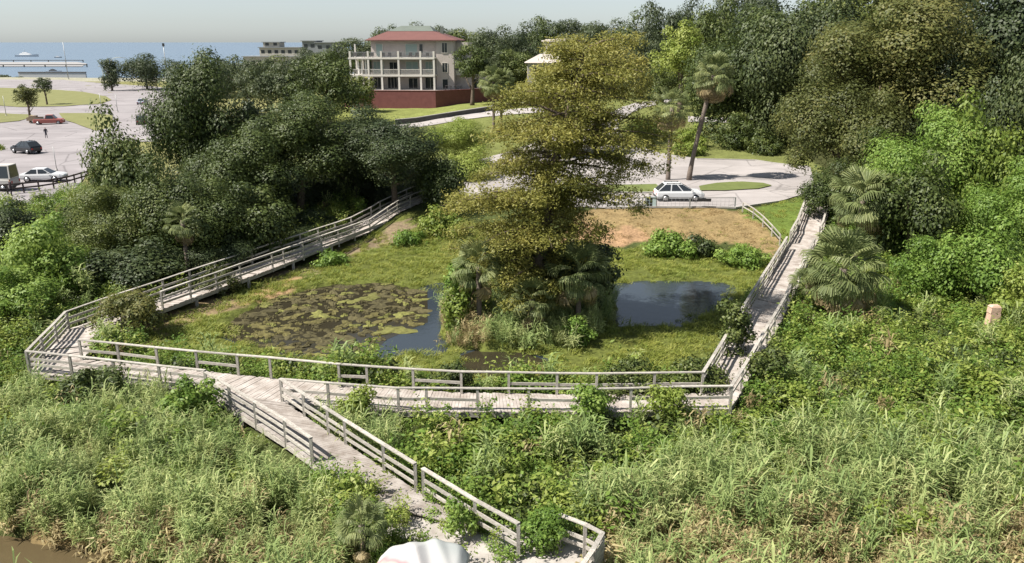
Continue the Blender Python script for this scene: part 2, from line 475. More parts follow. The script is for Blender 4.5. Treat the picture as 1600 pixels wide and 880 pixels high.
# water
def watermat(name, col, rough, bump, scale, dist=0.03):
    m = bpy.data.materials.new(name); m.use_nodes = True
    nt = m.node_tree; p = nt.nodes['Principled BSDF']
    p.inputs['Base Color'].default_value = (*col, 1); p.inputs['Roughness'].default_value = rough; p.inputs['IOR'].default_value = 1.33
    tc = nt.nodes.new('ShaderNodeTexCoord'); no = nt.nodes.new('ShaderNodeTexNoise'); no.inputs['Scale'].default_value = scale; no.inputs['Detail'].default_value = 4
    b = nt.nodes.new('ShaderNodeBump'); b.inputs['Strength'].default_value = bump; b.inputs['Distance'].default_value = dist
    nt.links.new(tc.outputs['Object'], no.inputs['Vector']); nt.links.new(no.outputs['Fac'], b.inputs['Height']); nt.links.new(b.outputs[0], p.inputs['Normal'])
    return m
M['pond'] = watermat('pond_water', (0.030, 0.039, 0.049), 0.08, 0.25, 2.0)
M['creek'] = watermat('muddy_creek_water', (0.085, 0.065, 0.035), 0.12, 0.3, 1.6)
M['sea'] = watermat('sea_water', (0.10, 0.145, 0.205), 0.25, 1.0, 0.08, 1.2)
v, f = drape(POND, 0, 2.0)
tag(MB().add([(a, b, -0.16) for a, b, c in v], f).build('pond_water', M['pond']), kind='structure')
M['dark_reflection'] = watermat('painted_reflection_water', (0.030, 0.026, 0.016), 0.10, 0.25, 2.0)  # brown sheets over the pond: dark reflections of trees and plants painted as colour
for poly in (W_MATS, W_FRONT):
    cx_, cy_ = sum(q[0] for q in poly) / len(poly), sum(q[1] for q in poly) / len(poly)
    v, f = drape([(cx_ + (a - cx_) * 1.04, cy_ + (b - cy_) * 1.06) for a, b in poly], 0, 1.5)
    tag(MB().add([(a, b, -0.154) for a, b, c in v], f).build('pond_water', M['dark_reflection']), kind='structure')
v = [(a, b, -0.55) for a, b in [(-40, -60), (8, -60), (0, 16), (-6, 23), (-13, 25.5), (-40, 27)]]
tag(MB().add(v, [tuple(range(6))]).build('creek_water', M['creek']), kind='structure')
R_ = 26000
v = [(-R_, 330, -1.0), (R_, 330, -1.0), (R_, R_, -1.0), (-R_, R_, -1.0)]
tag(MB().add(v, [(0, 1, 2, 3)]).build('sea', M['sea']), kind='structure')
# kerbs round the two verges by the palms and along the lower road edge
def kerb(pix, closed=True, w=.18, h=.13):
    P = [G(a, b) for a, b in pix]
    if closed: P = P + [P[0]]
    m = MB()
    for i in range(len(P) - 1):
        a, b = P[i], P[i + 1]
        n = max(1, int((b - a).length / 2.0))
        d = (b - a); d.z = 0; d.normalize(); s = Vector((-d.y, d.x, 0)) * w / 2
        for k in range(n):
            u, v_ = a.lerp(b, k / n), a.lerp(b, (k + .985) / n)
            zu, zv = tz(u.x, u.y) + .06, tz(v_.x, v_.y) + .06
            q = [(u - s, zu), (v_ - s, zv), (v_ + s, zv), (u + s, zu)]
            m.add([(c.x, c.y, z) for c, z in q] + [(c.x, c.y, z + h + .02) for c, z in q], [(3, 2, 1, 0), (4, 5, 6, 7), (0, 1, 5, 4), (1, 2, 6, 5), (2, 3, 7, 6), (3, 0, 4, 7)])
    tag(m.build('kerb', M['kerb']), kind='structure')
kerb([(860, 290), (960, 291), (1026, 290), (1032, 294), (1024, 303), (950, 303), (860, 303)])
kerb([(945, 327), (1148, 327), (1215, 317)], False)
kerb([(1262, 262), (1180, 252), (1090, 250), (1030, 241), (990, 226), (964, 207), (966, 192), (985, 178), (1004, 167)], False)
# ================================================================ THE BOARDWALK
DZ = 0.70                                                  # deck level
def dzf(q):                                               # the deck follows the bank up at its far ends
    return max(DZ, tz(q.x, q.y) + 0.14) if q.y > 55 else DZ
def unit_box():
    m = MB(); m.box((0, 0, 0), (1, 1, 1)); return m
_box_cache = {}
def beam(name, p0, p1, w, h, material, parent, roll=0.0):
    """one board from p0 to p1, w wide and h high; shares a unit box"""
    if material.name not in _box_cache: _box_cache[material.name] = unit_box().mesh('board', material)
    p0, p1 = Vector(p0), Vector(p1)
    d = p1 - p0
    o = link(name, _box_cache[material.name], parent)
    q = d.to_track_quat('Z', 'Y') if abs(d.normalized().z) < 0.95 else Quaternion()
    # local Z along the board, local X level
    zc = d.normalized()
    xc = zc.cross(Vector((0, 0, 1))) if abs(zc.z) < 0.95 else Vector((1, 0, 0))
    xc.normalize(); yc = zc.cross(xc)
    R = Matrix((xc, yc, zc)).transposed()
    if roll: R = Matrix.Rotation(roll, 3, zc) @ R
    base = parent.location if parent is not None else Vector((0, 0, 0))
    o.location = (p0 + p1) / 2 - base
    o.rotation_euler = R.to_euler()
    o.scale = (w, h, d.length)
    return o

bw = thing('boardwalk', (-10.5, 33.0, DZ), 'weathered grey wooden boardwalk with rail fences looping round the pond', 'boardwalk')

def polylen(P): return sum((P[i + 1] - P[i]).length for i in range(len(P) - 1))
def along(P, s):
    L = polylen(P) * s
    for i in range(len(P) - 1):
        l = (P[i + 1] - P[i]).length
        if L <= l or i == len(P) - 2: return P[i].lerp(P[i + 1], L / l)
        L -= l

V2 = lambda pts: [Vector((a, b, 0)) for a, b in pts]
# deck edges as seen from above (metres): outer and inner edge of each stretch
OUT_LEFT = V2([(-24.6, 42.0), (-18.6, 55.6), (-12.4, 69.5), (-9.0, 77.0)])
IN_LEFT = V2([(-22.7, 41.6), (-16.9, 54.7), (-10.8, 68.7), (-7.4, 76.2)])
OUT_CORN = V2([(-23.3, 36.0), (-24.6, 42.0)])
IN_CORN = V2([(-21.6, 37.6), (-22.7, 41.6)])
OUT_FRONT = V2([(-23.3, 36.0), (-13.9, 33.7), (-10.2, 32.7), (-4.9, 31.75), (3.6, 31.65), (9.5, 32.0)])
IN_FRONT = V2([(-21.6, 37.6), (-11.4, 35.2), (-8.0, 34.4), (-2.3, 33.55), (3.8, 33.35), (8.6, 33.5)])
OUT_RIGHT = V2([(9.5, 32.0), (15.7, 44.2), (26.6, 67.0), (29.5, 73.0)])
IN_RIGHT = V2([(8.6, 33.5), (14.0, 45.0), (24.8, 67.8), (27.7, 73.8)])
L_SPUR = V2([(-13.9, 33.7), (-9.0, 28.9), (-5.1, 24.6), (-3.4, 22.4)])
R_SPUR = V2([(-10.2, 32.7), (-6.6, 28.75), (-3.4, 25.25), (-1.2, 23.0)])

def deck(A, B, wplank=0.15):
    L = (polylen(A) + polylen(B)) / 2
    n = int(L / wplank)
    m = MB()
    rr = random.Random(len(A) * 100 + n)
    for i in range(n):
        if rr.random() < 0.012: continue                   # a board gone here and there
        s0, s1 = (i + 0.04) / n, (i + 0.96) / n
        a0, a1, b0, b1 = along(A, s0), along(A, s1), along(B, s0), along(B, s1)
        e = (a0 - b0).normalized() * (0.06 + rr.uniform(-.04, .05))
        dz = rr.uniform(-0.012, 0.012); tl = rr.uniform(-0.01, 0.01)
        top = [a0 + e, a1 + e, b1 - e, b0 - e]
        za, zb_ = max(dzf(a0), dzf(b0)), max(dzf(a1), dzf(b1))
        zz = [za + dz + tl, zb_ + dz + tl, zb_ + dz - tl, za + dz - tl]
        v = [Vector((q.x, q.y, z)) - bw.location for q, z in zip(top, zz)] + [Vector((q.x, q.y, z - 0.045)) - bw.location for q, z in zip(top, zz)]
        m.add(v, [(0, 1, 2, 3), (7, 6, 5, 4), (0, 4, 5, 1), (1, 5, 6, 2), (2, 6, 7, 3), (3, 7, 4, 0)])
    o = m.build('planks', M['plank'], bw)
    o['kind'] = 'stuff'
    # stringers and piles below
    for P, q in ((A, 1), (B, -1)):
        for i in range(len(P) - 1):
            beam('stringer', Vector((P[i].x, P[i].y, dzf(P[i]) - 0.17)), Vector((P[i + 1].x, P[i + 1].y, dzf(P[i + 1]) - 0.17)), 0.07, 0.22, M['wood'], bw)
        k = max(2, int(polylen(P) / 4.4))
        for j in range(k):
            c = along(P, (j + 0.5) / k)
            zb = min(tz(c.x, c.y), 0) - 0.4
            beam('pile', (c.x, c.y, zb), (c.x, c.y, DZ - 0.06), 0.16, 0.16, M['wood'], bw)

for A, B in ((OUT_LEFT, IN_LEFT), (OUT_CORN, IN_CORN), (OUT_FRONT, IN_FRONT), (OUT_RIGHT, IN_RIGHT), (L_SPUR[:3], R_SPUR)):
    deck(A, B)

RAIL_SPANS = []
def railing(P, skip=(), spacing=2.2, rails=(0.62, 0.3), drop=(), seed=1, hz=1.05):
    """posts and boards along an edge; skip: spans left out, drop: spans whose lower boards are gone"""
    rr = random.Random(seed)
    L = polylen(P)
    n = max(1, round(L / spacing))
    pts = [along(P, i / n) for i in range(n + 1)]
    # keep the corners
    for c in P[1:-1]:
        k = min(range(n + 1), key=lambda i: (pts[i] - c).length)
        pts[k] = c.copy()
    tops = []
    for i, q in enumerate(pts):
        tops.append(Vector((q.x + rr.uniform(-.02, .02), q.y + rr.uniform(-.02, .02), dzf(q) + hz + rr.uniform(-.02, .02))))
    has = set()
    for i in range(n):
        if i not in skip: has |= {i, i + 1}
    for i in sorted(has):
        q = pts[i]
        beam('post', (q.x, q.y, dzf(q) - 0.3), (tops[i].x, tops[i].y, tops[i].z - 0.02), 0.11, 0.11, M['wood'], bw)
    for i in range(n):
        if i in skip: continue
        a, b = tops[i], tops[i + 1]
        ext = (b - a).normalized() * 0.02
        beam('top_rail', a - ext + Vector((0, 0, 0.02)), b + ext + Vector((0, 0, 0.02)), 0.15, 0.045, M['wood'], bw, rr.uniform(-.05, .05))
        if i in drop: continue
        for r in rails:
            beam('side_rail', (a.x, a.y, dzf(a) + r + rr.uniform(-.03, .03)), (b.x, b.y, dzf(b) + r + rr.uniform(-.03, .03)), 0.045, 0.13, M['wood'], bw, rr.uniform(-.04, .04))
railing(OUT_LEFT, seed=2)
railing(IN_LEFT, seed=3, skip=(0, 1), rails=(0.66, 0.3))
railing(OUT_CORN, seed=4, rails=(0.75, 0.45, 0.18))
railing(OUT_FRONT[:2], seed=5, rails=(0.72, 0.4), skip=())
railing(OUT_FRONT[2:], seed=6, rails=(0.55,), drop=(4, 6))
railing(IN_FRONT, seed=7, rails=(0.5,), drop=(2, 4, 5, 7, 9))
railing(OUT_RIGHT, seed=8, skip=(14, 15, 18), rails=(0.6,))
railing(IN_RIGHT, seed=9, skip=(13,), rails=(0.66, 0.3))
railing(V2([(-13.9, 33.7), (-9.0, 28.9), (-7.6, 27.35)]), seed=10, rails=(0.62, 0.3), hz=.98)
railing(R_SPUR[:3], seed=11, rails=(0.62, 0.3))
railing(V2([(-3.1, 24.95), (-1.2, 23.0), (0.2, 21.6)]), seed=12, rails=(0.62, 0.3))
railing(V2([(1.5, 22.1), (2.25, 21.6), (2.75, 21.1)]), seed=13, spacing=0.8, rails=(0.55, 0.25))
railing(V2([(2.75, 21.1), (2.35, 20.3), (1.95, 19.5), (1.5, 18.6)]), seed=14, spacing=0.95, rails=(0.7, 0.52, 0.34, 0.16))
# pale end panel of boards at the landing
pan = MB()
a, b = Vector((2.73, 21.02, 0)), Vector((2.37, 20.32, 0))
dv = (b - a).normalized(); nv = Vector((-dv.y, dv.x, 0))
for k in range(4):
    z0 = 0.78 + k * 0.22
    c = [a + nv * 0.05, b + nv * 0.05, b + nv * 0.075, a + nv * 0.075]
    pan.add([Vector((q.x, q.y, z)) - bw.location for z in (z0, z0 + 0.205) for q in c],
            [(3, 2, 1, 0), (4, 5, 6, 7), (0, 1, 5, 4), (1, 2, 6, 5), (2, 3, 7, 6), (3, 0, 4, 7)])
pan.build('end_panel', M['wood'], bw)['label'] = 'pale board panel at the landing'
# ================================================================ PLANTS: generators
def leaf_faces(P, N, L, W, rng, droop=0.0):
    """diamond leaves at P facing N; L, W arrays"""
    n = len(P)
    N = N / (np.linalg.norm(N, axis=1, keepdims=True) + 1e-9)
    R = rng.normal(size=(n, 3))
    R[:, 2] -= droop
    t = R - (R * N).sum(1, keepdims=True) * N
    t /= np.linalg.norm(t, axis=1, keepdims=True) + 1e-9
    b = np.cross(N, t)
    L = np.broadcast_to(np.asarray(L, float), (n,))[:, None]; W = np.broadcast_to(np.asarray(W, float), (n,))[:, None]
    return np.stack([P - t * L * .5, P + b * W * .5 - t * L * .08, P + t * L * .5, P - b * W * .5 - t * L * .08], 1)

def sph(n, rng):
    d = rng.normal(size=(n, 3)); return d / np.linalg.norm(d, axis=1, keepdims=True)

def crown_mesh(name, r, leaf, material, seed, blobs=30, cover=2.0, wl=0.6, top=0.25, lump=(0.20, 0.46), cap=26000, ragged=0.12, flat=0.0):
    """a crown of leaf clumps filling the ellipsoid r = (rx, ry, rz), centred on the origin"""
    rng = np.random.default_rng(seed)
    r = np.array(r, float); rm = float(np.mean(r))
    d = sph(blobs, rng); d[:, 2] = d[:, 2] * (1 - top) + top * np.abs(d[:, 2])
    d /= np.linalg.norm(d, axis=1, keepdims=True)
    k = rng.uniform(0.42, 0.95, blobs)[:, None]
    C = d * k * r
    br = rng.uniform(*lump, blobs) * rm * (1.25 - .55 * k[:, 0])
    C = np.vstack([C, rng.uniform(-.25, .25, (max(4, blobs // 6), 3)) * r]); br = np.concatenate([br, np.full(len(C) - blobs, rm * .45)])
    area = 4 * math.pi * (br ** 2)
    la = 0.5 * leaf * leaf * wl
    tot = min(cap, int(cover * 4 * math.pi * rm ** 2 / la))
    cnt = np.maximum(8, (tot * area / area.sum()).astype(int))
    P, N, Tn = [], [], []
    for i in range(len(C)):
        n = cnt[i]
        u = sph(n, rng); u[:, 2] += 0.25; u /= np.linalg.norm(u, axis=1, keepdims=True)
        rad = br[i] * (1 - 0.45 * rng.random(n) ** 2.0) * (1 + ragged * rng.normal(size=n)) * (1 + 0.18 * np.sin(u[:, 0] * 5 + i) * np.sin(u[:, 2] * 6 + 2 * i))
        q = C[i] + u * rad[:, None] * np.array([1, 1, 0.82 - flat])
        P.append(q)
        N.append(u * 1.0 + rng.normal(size=(n, 3)) * 0.26 + np.array([0, 0, 0.25]))
        bt = rng.normal() * 0.13
        Tn.append(np.clip(0.5 + bt + rng.normal(size=n) * 0.16, 0, 1))
    P = np.vstack(P); N = np.vstack(N); Tn = np.concatenate(Tn)
    for ax in (0, 1, 2):                                  # fill the ellipsoid out to its sides
        hi, lo_ = np.percentile(P[:, ax], 99), -np.percentile(P[:, ax], 1)
        P[:, ax] = np.where(P[:, ax] > 0, P[:, ax] * r[ax] / hi, P[:, ax] * r[ax] / lo_)
    s = leaf * rng.uniform(0.65, 1.3, len(P))
    return qmesh(name, leaf_faces(P, N, s, s * wl, rng, 0.5), material, Tn)

GREENS = {
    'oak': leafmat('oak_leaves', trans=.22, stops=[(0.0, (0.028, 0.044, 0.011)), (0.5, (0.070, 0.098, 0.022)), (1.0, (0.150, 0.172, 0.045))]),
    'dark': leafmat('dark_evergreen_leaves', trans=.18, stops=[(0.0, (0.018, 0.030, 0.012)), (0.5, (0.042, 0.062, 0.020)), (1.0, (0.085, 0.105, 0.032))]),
    'vine': leafmat('vine_leaves', [(0.0, (0.058, 0.108, 0.016)), (0.5, (0.135, 0.225, 0.036)), (1.0, (0.25, 0.335, 0.075))]),
    'bright': leafmat('fresh_leaves', [(0.0, (0.095, 0.145, 0.022)), (0.5, (0.19, 0.25, 0.042)), (1.0, (0.31, 0.35, 0.09))]),
    'olive': leafmat('olive_feathery_leaves', [(0.0, (0.088, 0.096, 0.019)), (0.5, (0.188, 0.190, 0.040)), (1.0, (0.32, 0.295, 0.078))]),
    'brown': leafmat('rusty_olive_leaves', [(0.0, (0.052, 0.064, 0.018)), (0.5, (0.105, 0.122, 0.033)), (1.0, (0.19, 0.178, 0.055))]),
    'far': leafmat('distant_leaves', [(0.0, (0.034, 0.050, 0.024)), (0.5, (0.066, 0.088, 0.038)), (1.0, (0.11, 0.13, 0.058))]),
    'reed': leafmat('reed_blades', [(0.0, (0.12, 0.18, 0.055)), (0.5, (0.255, 0.33, 0.115)), (1.0, (0.43, 0.46, 0.20))], rnd=0.7),
    'straw': leafmat('dead_reed_straw', [(0.0, (0.15, 0.105, 0.055)), (0.5, (0.32, 0.26, 0.125)), (1.0, (0.48, 0.41, 0.22))], rnd=0.7),
    'marsh': leafmat('marsh_grass', [(0.0, (0.11, 0.145, 0.022)), (0.5, (0.225, 0.265, 0.045)), (1.0, (0.34, 0.35, 0.085))], rnd=0.9),
    'tan': leafmat('dry_bank_grass', [(0.0, (0.22, 0.15, 0.065)), (0.5, (0.33, 0.235, 0.105)), (1.0, (0.42, 0.32, 0.16))], rnd=0.8),
    'palm': leafmat('palm_fronds', [(0.0, (0.080, 0.11, 0.038)), (0.5, (0.165, 0.20, 0.076)), (1.0, (0.29, 0.31, 0.13))]),
    'palmdead': leafmat('dead_palm_fronds', [(0.0, (0.13, 0.10, 0.055)), (0.5, (0.28, 0.22, 0.115)), (1.0, (0.44, 0.36, 0.19))]),
}

def limbs(m, base, top, r0, rng, n=5, spread=3.0):
    """trunk from base to top with a few limbs (local coordinates)"""
    base, top = Vector(base), Vector(top)
    d = top - base
    pts = [base + d * t + Vector((math.sin(t * 3 + rng.random()) * .04 * d.length * t, math.cos(t * 2.3) * .03 * d.length * t, 0)) for t in (0, .12, .3, .5, .75, 1)]
    m.tube(pts, [r0 * 1.35, r0, r0 * .86, r0 * .7, r0 * .45, r0 * .2], 8)
    for k in range(n):
        t = 0.35 + 0.5 * k / n
        p = base + d * t
        a = rng.random() * 6.28
        e = p + Vector((math.cos(a) * spread, math.sin(a) * spread, d.length * 0.22 + rng.random() * .6))
        mid = p.lerp(e, 0.5) + Vector((0, 0, -0.12 * spread))
        m.tube([p, mid, e], [r0 * .45, r0 * .3, r0 * .1], 6)

CROWNS = {}
def tree(name, label, spec, kind, cat='tree', group=None, leaf=None, shared=None, seed=0, **kw):
    """spec: crown centre px, top row, bottom row, half width px, distance"""
    cx, tp, bt, hw, Yd = spec
    c = at(cx, (tp + bt) / 2, Yd)
    up, lo = at(cx, tp, Yd).z, at(cx, bt, Yd).z
    if kw.pop('low', False):
        lo = min(lo, tz(c.x, Yd) + 0.06 * (up - lo) + .3)
        c = Vector((c.x, c.y, (up + lo) / 2))
    rx = hw / ppm(Yd, c.z); rz = (up - lo) / 2
    ry = kw.pop('ry', None) or rx * 0.9
    gz = tz(c.x, Yd)
    t = thing(name, (c.x, Yd, gz), label, cat, group)
    rng = random.Random(seed * 7 + int(cx))
    big = kw.pop('big', None)
    if big:
        key = ('big', big, kind, rx > 3.2)
        if key not in CROWNS:
            lf = .045 if rx > 3.2 else .085
            CROWNS[key] = crown_mesh('crown', (1, 1, 1), lf, GREENS[kind], 90 + 13 * big, blobs=30, cover=2.5, lump=(.22, .52), cap=46000 if rx > 3.2 else 12000, **kw)
        o = link('crown', CROWNS[key], t)
        o.scale = (rx, rx if ry < rx else ry, rz)
        o.rotation_euler = (0, 0, rng.choice((0, .35, -.4, 2.9, 3.4, 3.14)))
    elif shared:
        key = (shared, kind)
        if key not in CROWNS:
            CROWNS[key] = crown_mesh('crown', (1, 1, 1), leaf or 0.075, GREENS[kind], 50 + shared, blobs=34, cover=2.6, cap=14000)
        o = link('crown', CROWNS[key], t)
        o.scale = (rx, ry, rz)
        o.rotation_euler = (0, 0, 0)
    else:
        lf = leaf or 0.34
        o = link('crown', crown_mesh('crown', (rx, ry, rz), lf, GREENS[kind], int(cx * 3 + tp + seed), **kw), t)
    o.location = (0, 0, c.z - gz)
    if c.z - gz > 0.6 and name != 'vine_mound':
        m = MB()
        limbs(m, (rng.uniform(-.2, .2) * rx, 0, -0.25), (0, 0, c.z - gz + rz * 0.35), max(0.06, 0.035 * (c.z - gz + rz)), rng, 5, rx * 0.55)
        m.build('trunk', M['bark'], t)
    return t

# ---- palms
def frond_mesh(name, material, seed, seg=22, blade=1.0, pet=0.9, droop=0.5, spread=2.5):
    """a fan frond: petiole along +X, then a drooping pleated fan"""
    rng = np.random.default_rng(seed)
    Q, Tn = [], []
    w = 0.022
    pts = [np.array([pet * t, 0, 0.16 * math.sin(t * 2.2)]) for t in (0, .5, 1)]
    for i in range(2):
        a, b = pts[i], pts[i + 1]
        Q.append([a + [0, w, 0], b + [0, w * .8, 0], b - [0, w * .8, 0], a - [0, w, 0]]); Tn.append(0.75)
    hub = pts[2]
    for k in range(seg):
        f = (k / (seg - 1) * 2 - 1)
        an = f * spread / 2 * 1.0
        ln = blade * (1.0 - 0.25 * f * f) * rng.uniform(.9, 1.08)
        d = np.array([math.cos(an), math.sin(an), 0.0])
        s = np.array([-math.sin(an), math.cos(an), 0.0])
        fold = 0.22 * (1 - abs(f)) - 0.12 * abs(f)
        p0 = hub
        p1 = hub + d * ln * .5 + np.array([0, 0, fold * ln * .5 - 0.02])
        p2 = hub + d * ln * (.86 - .12 * droop) + np.array([0, 0, fold * ln * .4 - droop * ln * .28])
        p3 = hub + d * ln * (1.0 - .35 * droop) + np.array([0, 0, -droop * ln * .72])
        ww = 0.5 * ln * .5 * spread / seg * 1.15
        z = np.array([0, 0, 0.018 * (-1) ** k])
        tn = np.clip(0.5 + rng.normal() * .14, 0, 1)
        Q.append([p0, p1 + s * ww + z, p1 + s * ww + z, p1 - s * ww]); Tn.append(tn)
        Q.append([p1 - s * ww, p1 + s * ww + z, p2 + s * ww * .8 + z, p2 - s * ww * .8]); Tn.append(tn)
        Q.append([p2 - s * ww * .8, p2 + s * ww * .8, p3 + s * .008, p3 - s * .008]); Tn.append(min(1, tn + .12))
    Q = np.array(Q, float)
    Q[2::3, 2] = Q[2::3, 1] * 0.5 + Q[2::3, 3] * 0.5 + np.array([0, 0, 0.01])
    return qmesh(name, Q, material, Tn)
FROND = [frond_mesh('frond', GREENS['palm'], s, droop=dd) for s, dd in ((1, .25), (2, .5), (3, .8))]
FROND_D = [frond_mesh('dead_frond', GREENS['palmdead'], s, droop=dd) for s, dd in ((4, .8), (5, 1.0))]

def palm(label, px, py_c, Yd, size, nf=30, dead=5, trunk=True, base=None, name='palm_tree', lean=0.0, group=None, low=-0.75, skirt=False, seed=3, r0=0.16, cat='palm'):
    """py_c: row of the crown heart; size: frond reach in metres"""
    c = at(px, py_c, Yd)
    bx = c.x - lean
    gz = tz(bx, Yd)
    t = thing(name, (bx, Yd, gz), label, cat, group)
    h = Vector((lean, 0, c.z - gz))
    rng = random.Random(seed + int(px))
    if trunk:
        m = MB()
        k = 9
        pts = [Vector((lean * (i / k) ** 1.3, 0, -0.3 + (h.z + 0.3) * i / k)) for i in range(k + 1)]
        m.tube(pts, [r0 * (1.35 - .35 * min(1, i / 2)) * (1 + .06 * (i % 2)) for i in range(k + 1)], 9)
        m.build('trunk', M['palmbark'], t)
    for i in range(nf + dead):
        isd = i >= nf
        f = (i + .5) / nf if not isd else 0
        el = (1.25 - f * (1.25 - low)) + rng.uniform(-.12, .12) if not isd else rng.uniform(-1.5, -0.55)
        az = i * 2.399 + rng.uniform(-.25, .25)
        me_ = rng.choice(FROND_D) if isd else FROND[0 if f < .3 else (1 if f < .65 else 2)]
        o = link('dead_frond' if isd else 'frond', me_, t)
        o.location = h + Vector((0, 0, -0.15 * f if not isd else -0.3))
        o.rotation_euler = Matrix.Rotation(az, 3, 'Z').to_quaternion().to_matrix().__matmul__(Matrix.Rotation(-el, 3, 'Y')).__matmul__(Matrix.Rotation(rng.uniform(-.5, .5), 3, 'X')).to_euler()
        s = size / 1.75 * rng.uniform(.85, 1.1)
        o.scale = (s, s, s)
    return t

# ---- scattered cover (nobody could count it): one object each, instanced clumps
def blades(n, h, spread, rng, width=0.03, bend=0.5, lo=0.55, segs=3):
    """upright blades as strips; returns quads and tints"""
    Q, Tn = [], []
    for i in range(n):
        a = rng.random() * 6.28; r = spread * math.sqrt(rng.random())
        b = np.array([math.cos(a) * r, math.sin(a) * r, -0.05])
        hh = h * rng.uniform(lo, 1.0); da = rng.random() * 6.28
        lean = np.array([math.cos(da), math.sin(da), 0]) * hh * bend * rng.uniform(.3, 1.0)
        sd = np.array([-math.sin(da + .6), math.cos(da + .6), 0]) * width * rng.uniform(.7, 1.3)
        tn = np.clip(0.5 + rng.normal() * .2, 0, 1)
        pp = [b + np.array([0, 0, hh * t]) * (1 - 0.25 * bend * t * t) + lean * t * t for t in np.linspace(0, 1, segs + 1)]
        for k in range(segs):
            w0, w1 = 1 - .75 * (k / segs) ** 1.5, 1 - .75 * ((k + 1) / segs) ** 1.5
            Q.append([pp[k] - sd * w0, pp[k] + sd * w0, pp[k + 1] + sd * w1, pp[k + 1] - sd * w1]); Tn.append(min(1, tn + .12 * k / segs))
    return Q, Tn

def reed_proto(name, seed, kind='reed', h=2.0, stems=13, leaf=0.8, spread=0.38, droop=0.55):
    rng = np.random.default_rng(seed)
    Q, Tn = blades(stems, h, spread, rng, 0.011, 0.22, 0.6)
    for i in range(stems):
        a = rng.random() * 6.28; r = spread * math.sqrt(rng.random())
        b = np.array([math.cos(a) * r, math.sin(a) * r, 0])
        hh = h * rng.uniform(.55, 1.0)
        for k in range(7):
            z = hh * (0.25 + .75 * k / 7); az = rng.random() * 6.28
            d = np.array([math.cos(az), math.sin(az), 0]); s = np.array([-d[1], d[0], 0]) * 0.026 * rng.uniform(.6, 1.3)
            ln = leaf * rng.uniform(.6, 1.1)
            p0 = b + [0, 0, z]; p1 = p0 + d * ln * .28 + [0, 0, ln * .46]; p2 = p0 + d * ln * .72 + [0, 0, ln * (.82 - droop * .6)]
            tn = np.clip(0.5 + rng.normal() * .18, 0, 1)
            Q.append([p0 - s * .6, p0 + s * .6, p1 + s, p1 - s]); Tn.append(tn)
            Q.append([p1 - s, p1 + s, p2 + s * .1, p2 - s * .1]); Tn.append(min(1, tn + .1))
    return qmesh(name, np.array(Q), GREENS[kind], Tn)

def leafy_proto(name, seed, kind='vine', r=0.6, h=0.8, n=150, leaf=0.17, wl=0.75):
    rng = np.random.default_rng(seed)
    d = sph(n, rng); d[:, 2] = np.abs(d[:, 2])
    k = rng.uniform(.55, 1.0, n)[:, None]
    P = d * k * np.array([r, r, h]) * (1 + .15 * rng.normal(size=(n, 1)))
    N = d * .5 + rng.normal(size=(n, 3)) * .45 + [0, 0, .6]
    s = leaf * rng.uniform(.6, 1.3, n)
    return qmesh(name, leaf_faces(P, N, s, s * wl, rng, .4), GREENS[kind], np.clip(.5 + rng.normal(size=n) * .18, 0, 1))

def tuft_proto(name, seed, kind='marsh', h=0.45, n=42, spread=0.32, width=0.016, bend=.8):
    rng = np.random.default_rng(seed)
    Q, Tn = blades(n, h, spread, rng, width, bend, .4, 2)
    return qmesh(name, np.array(Q), GREENS[kind], Tn)

def weed_proto(name, seed, kind='bright', h=1.4, stems=6, leaf=0.19):
    """upright leafy stalks"""
    rng = np.random.default_rng(seed)
    Q, Tn = blades(stems, h, .25, rng, .012, .25, .7)
    Q = list(Q)
    P, N = [], []
    for s_ in range(stems):
        b = rng.normal(size=3) * [.2, .2, 0]; hh = h * rng.uniform(.7, 1.05); ln = rng.normal(size=3) * [.2, .2, 0]
        for k in range(18):
            t = .2 + .8 * k / 18
            P.append(b + ln * t * t + [0, 0, hh * t] + rng.normal(size=3) * [.11, .11, .03]); N.append(rng.normal(size=3) * .5 + [0, 0, 1])
    P = np.array(P); N = np.array(N)
    s = leaf * rng.uniform(.6, 1.2, len(P))
    F_ = leaf_faces(P, N, s, s * .45, rng, .5)
    return qmesh(name, np.concatenate([np.array(Q), F_]), GREENS[kind], list(Tn) + list(np.clip(.5 + rng.normal(size=len(P)) * .2, 0, 1)))

def proto_collection(name, meshes):
    c = bpy.data.collections.new(name)
    for i, me_ in enumerate(meshes):
        c.objects.link(bpy.data.objects.new('%s_%02d' % (name, i), me_))
    return c

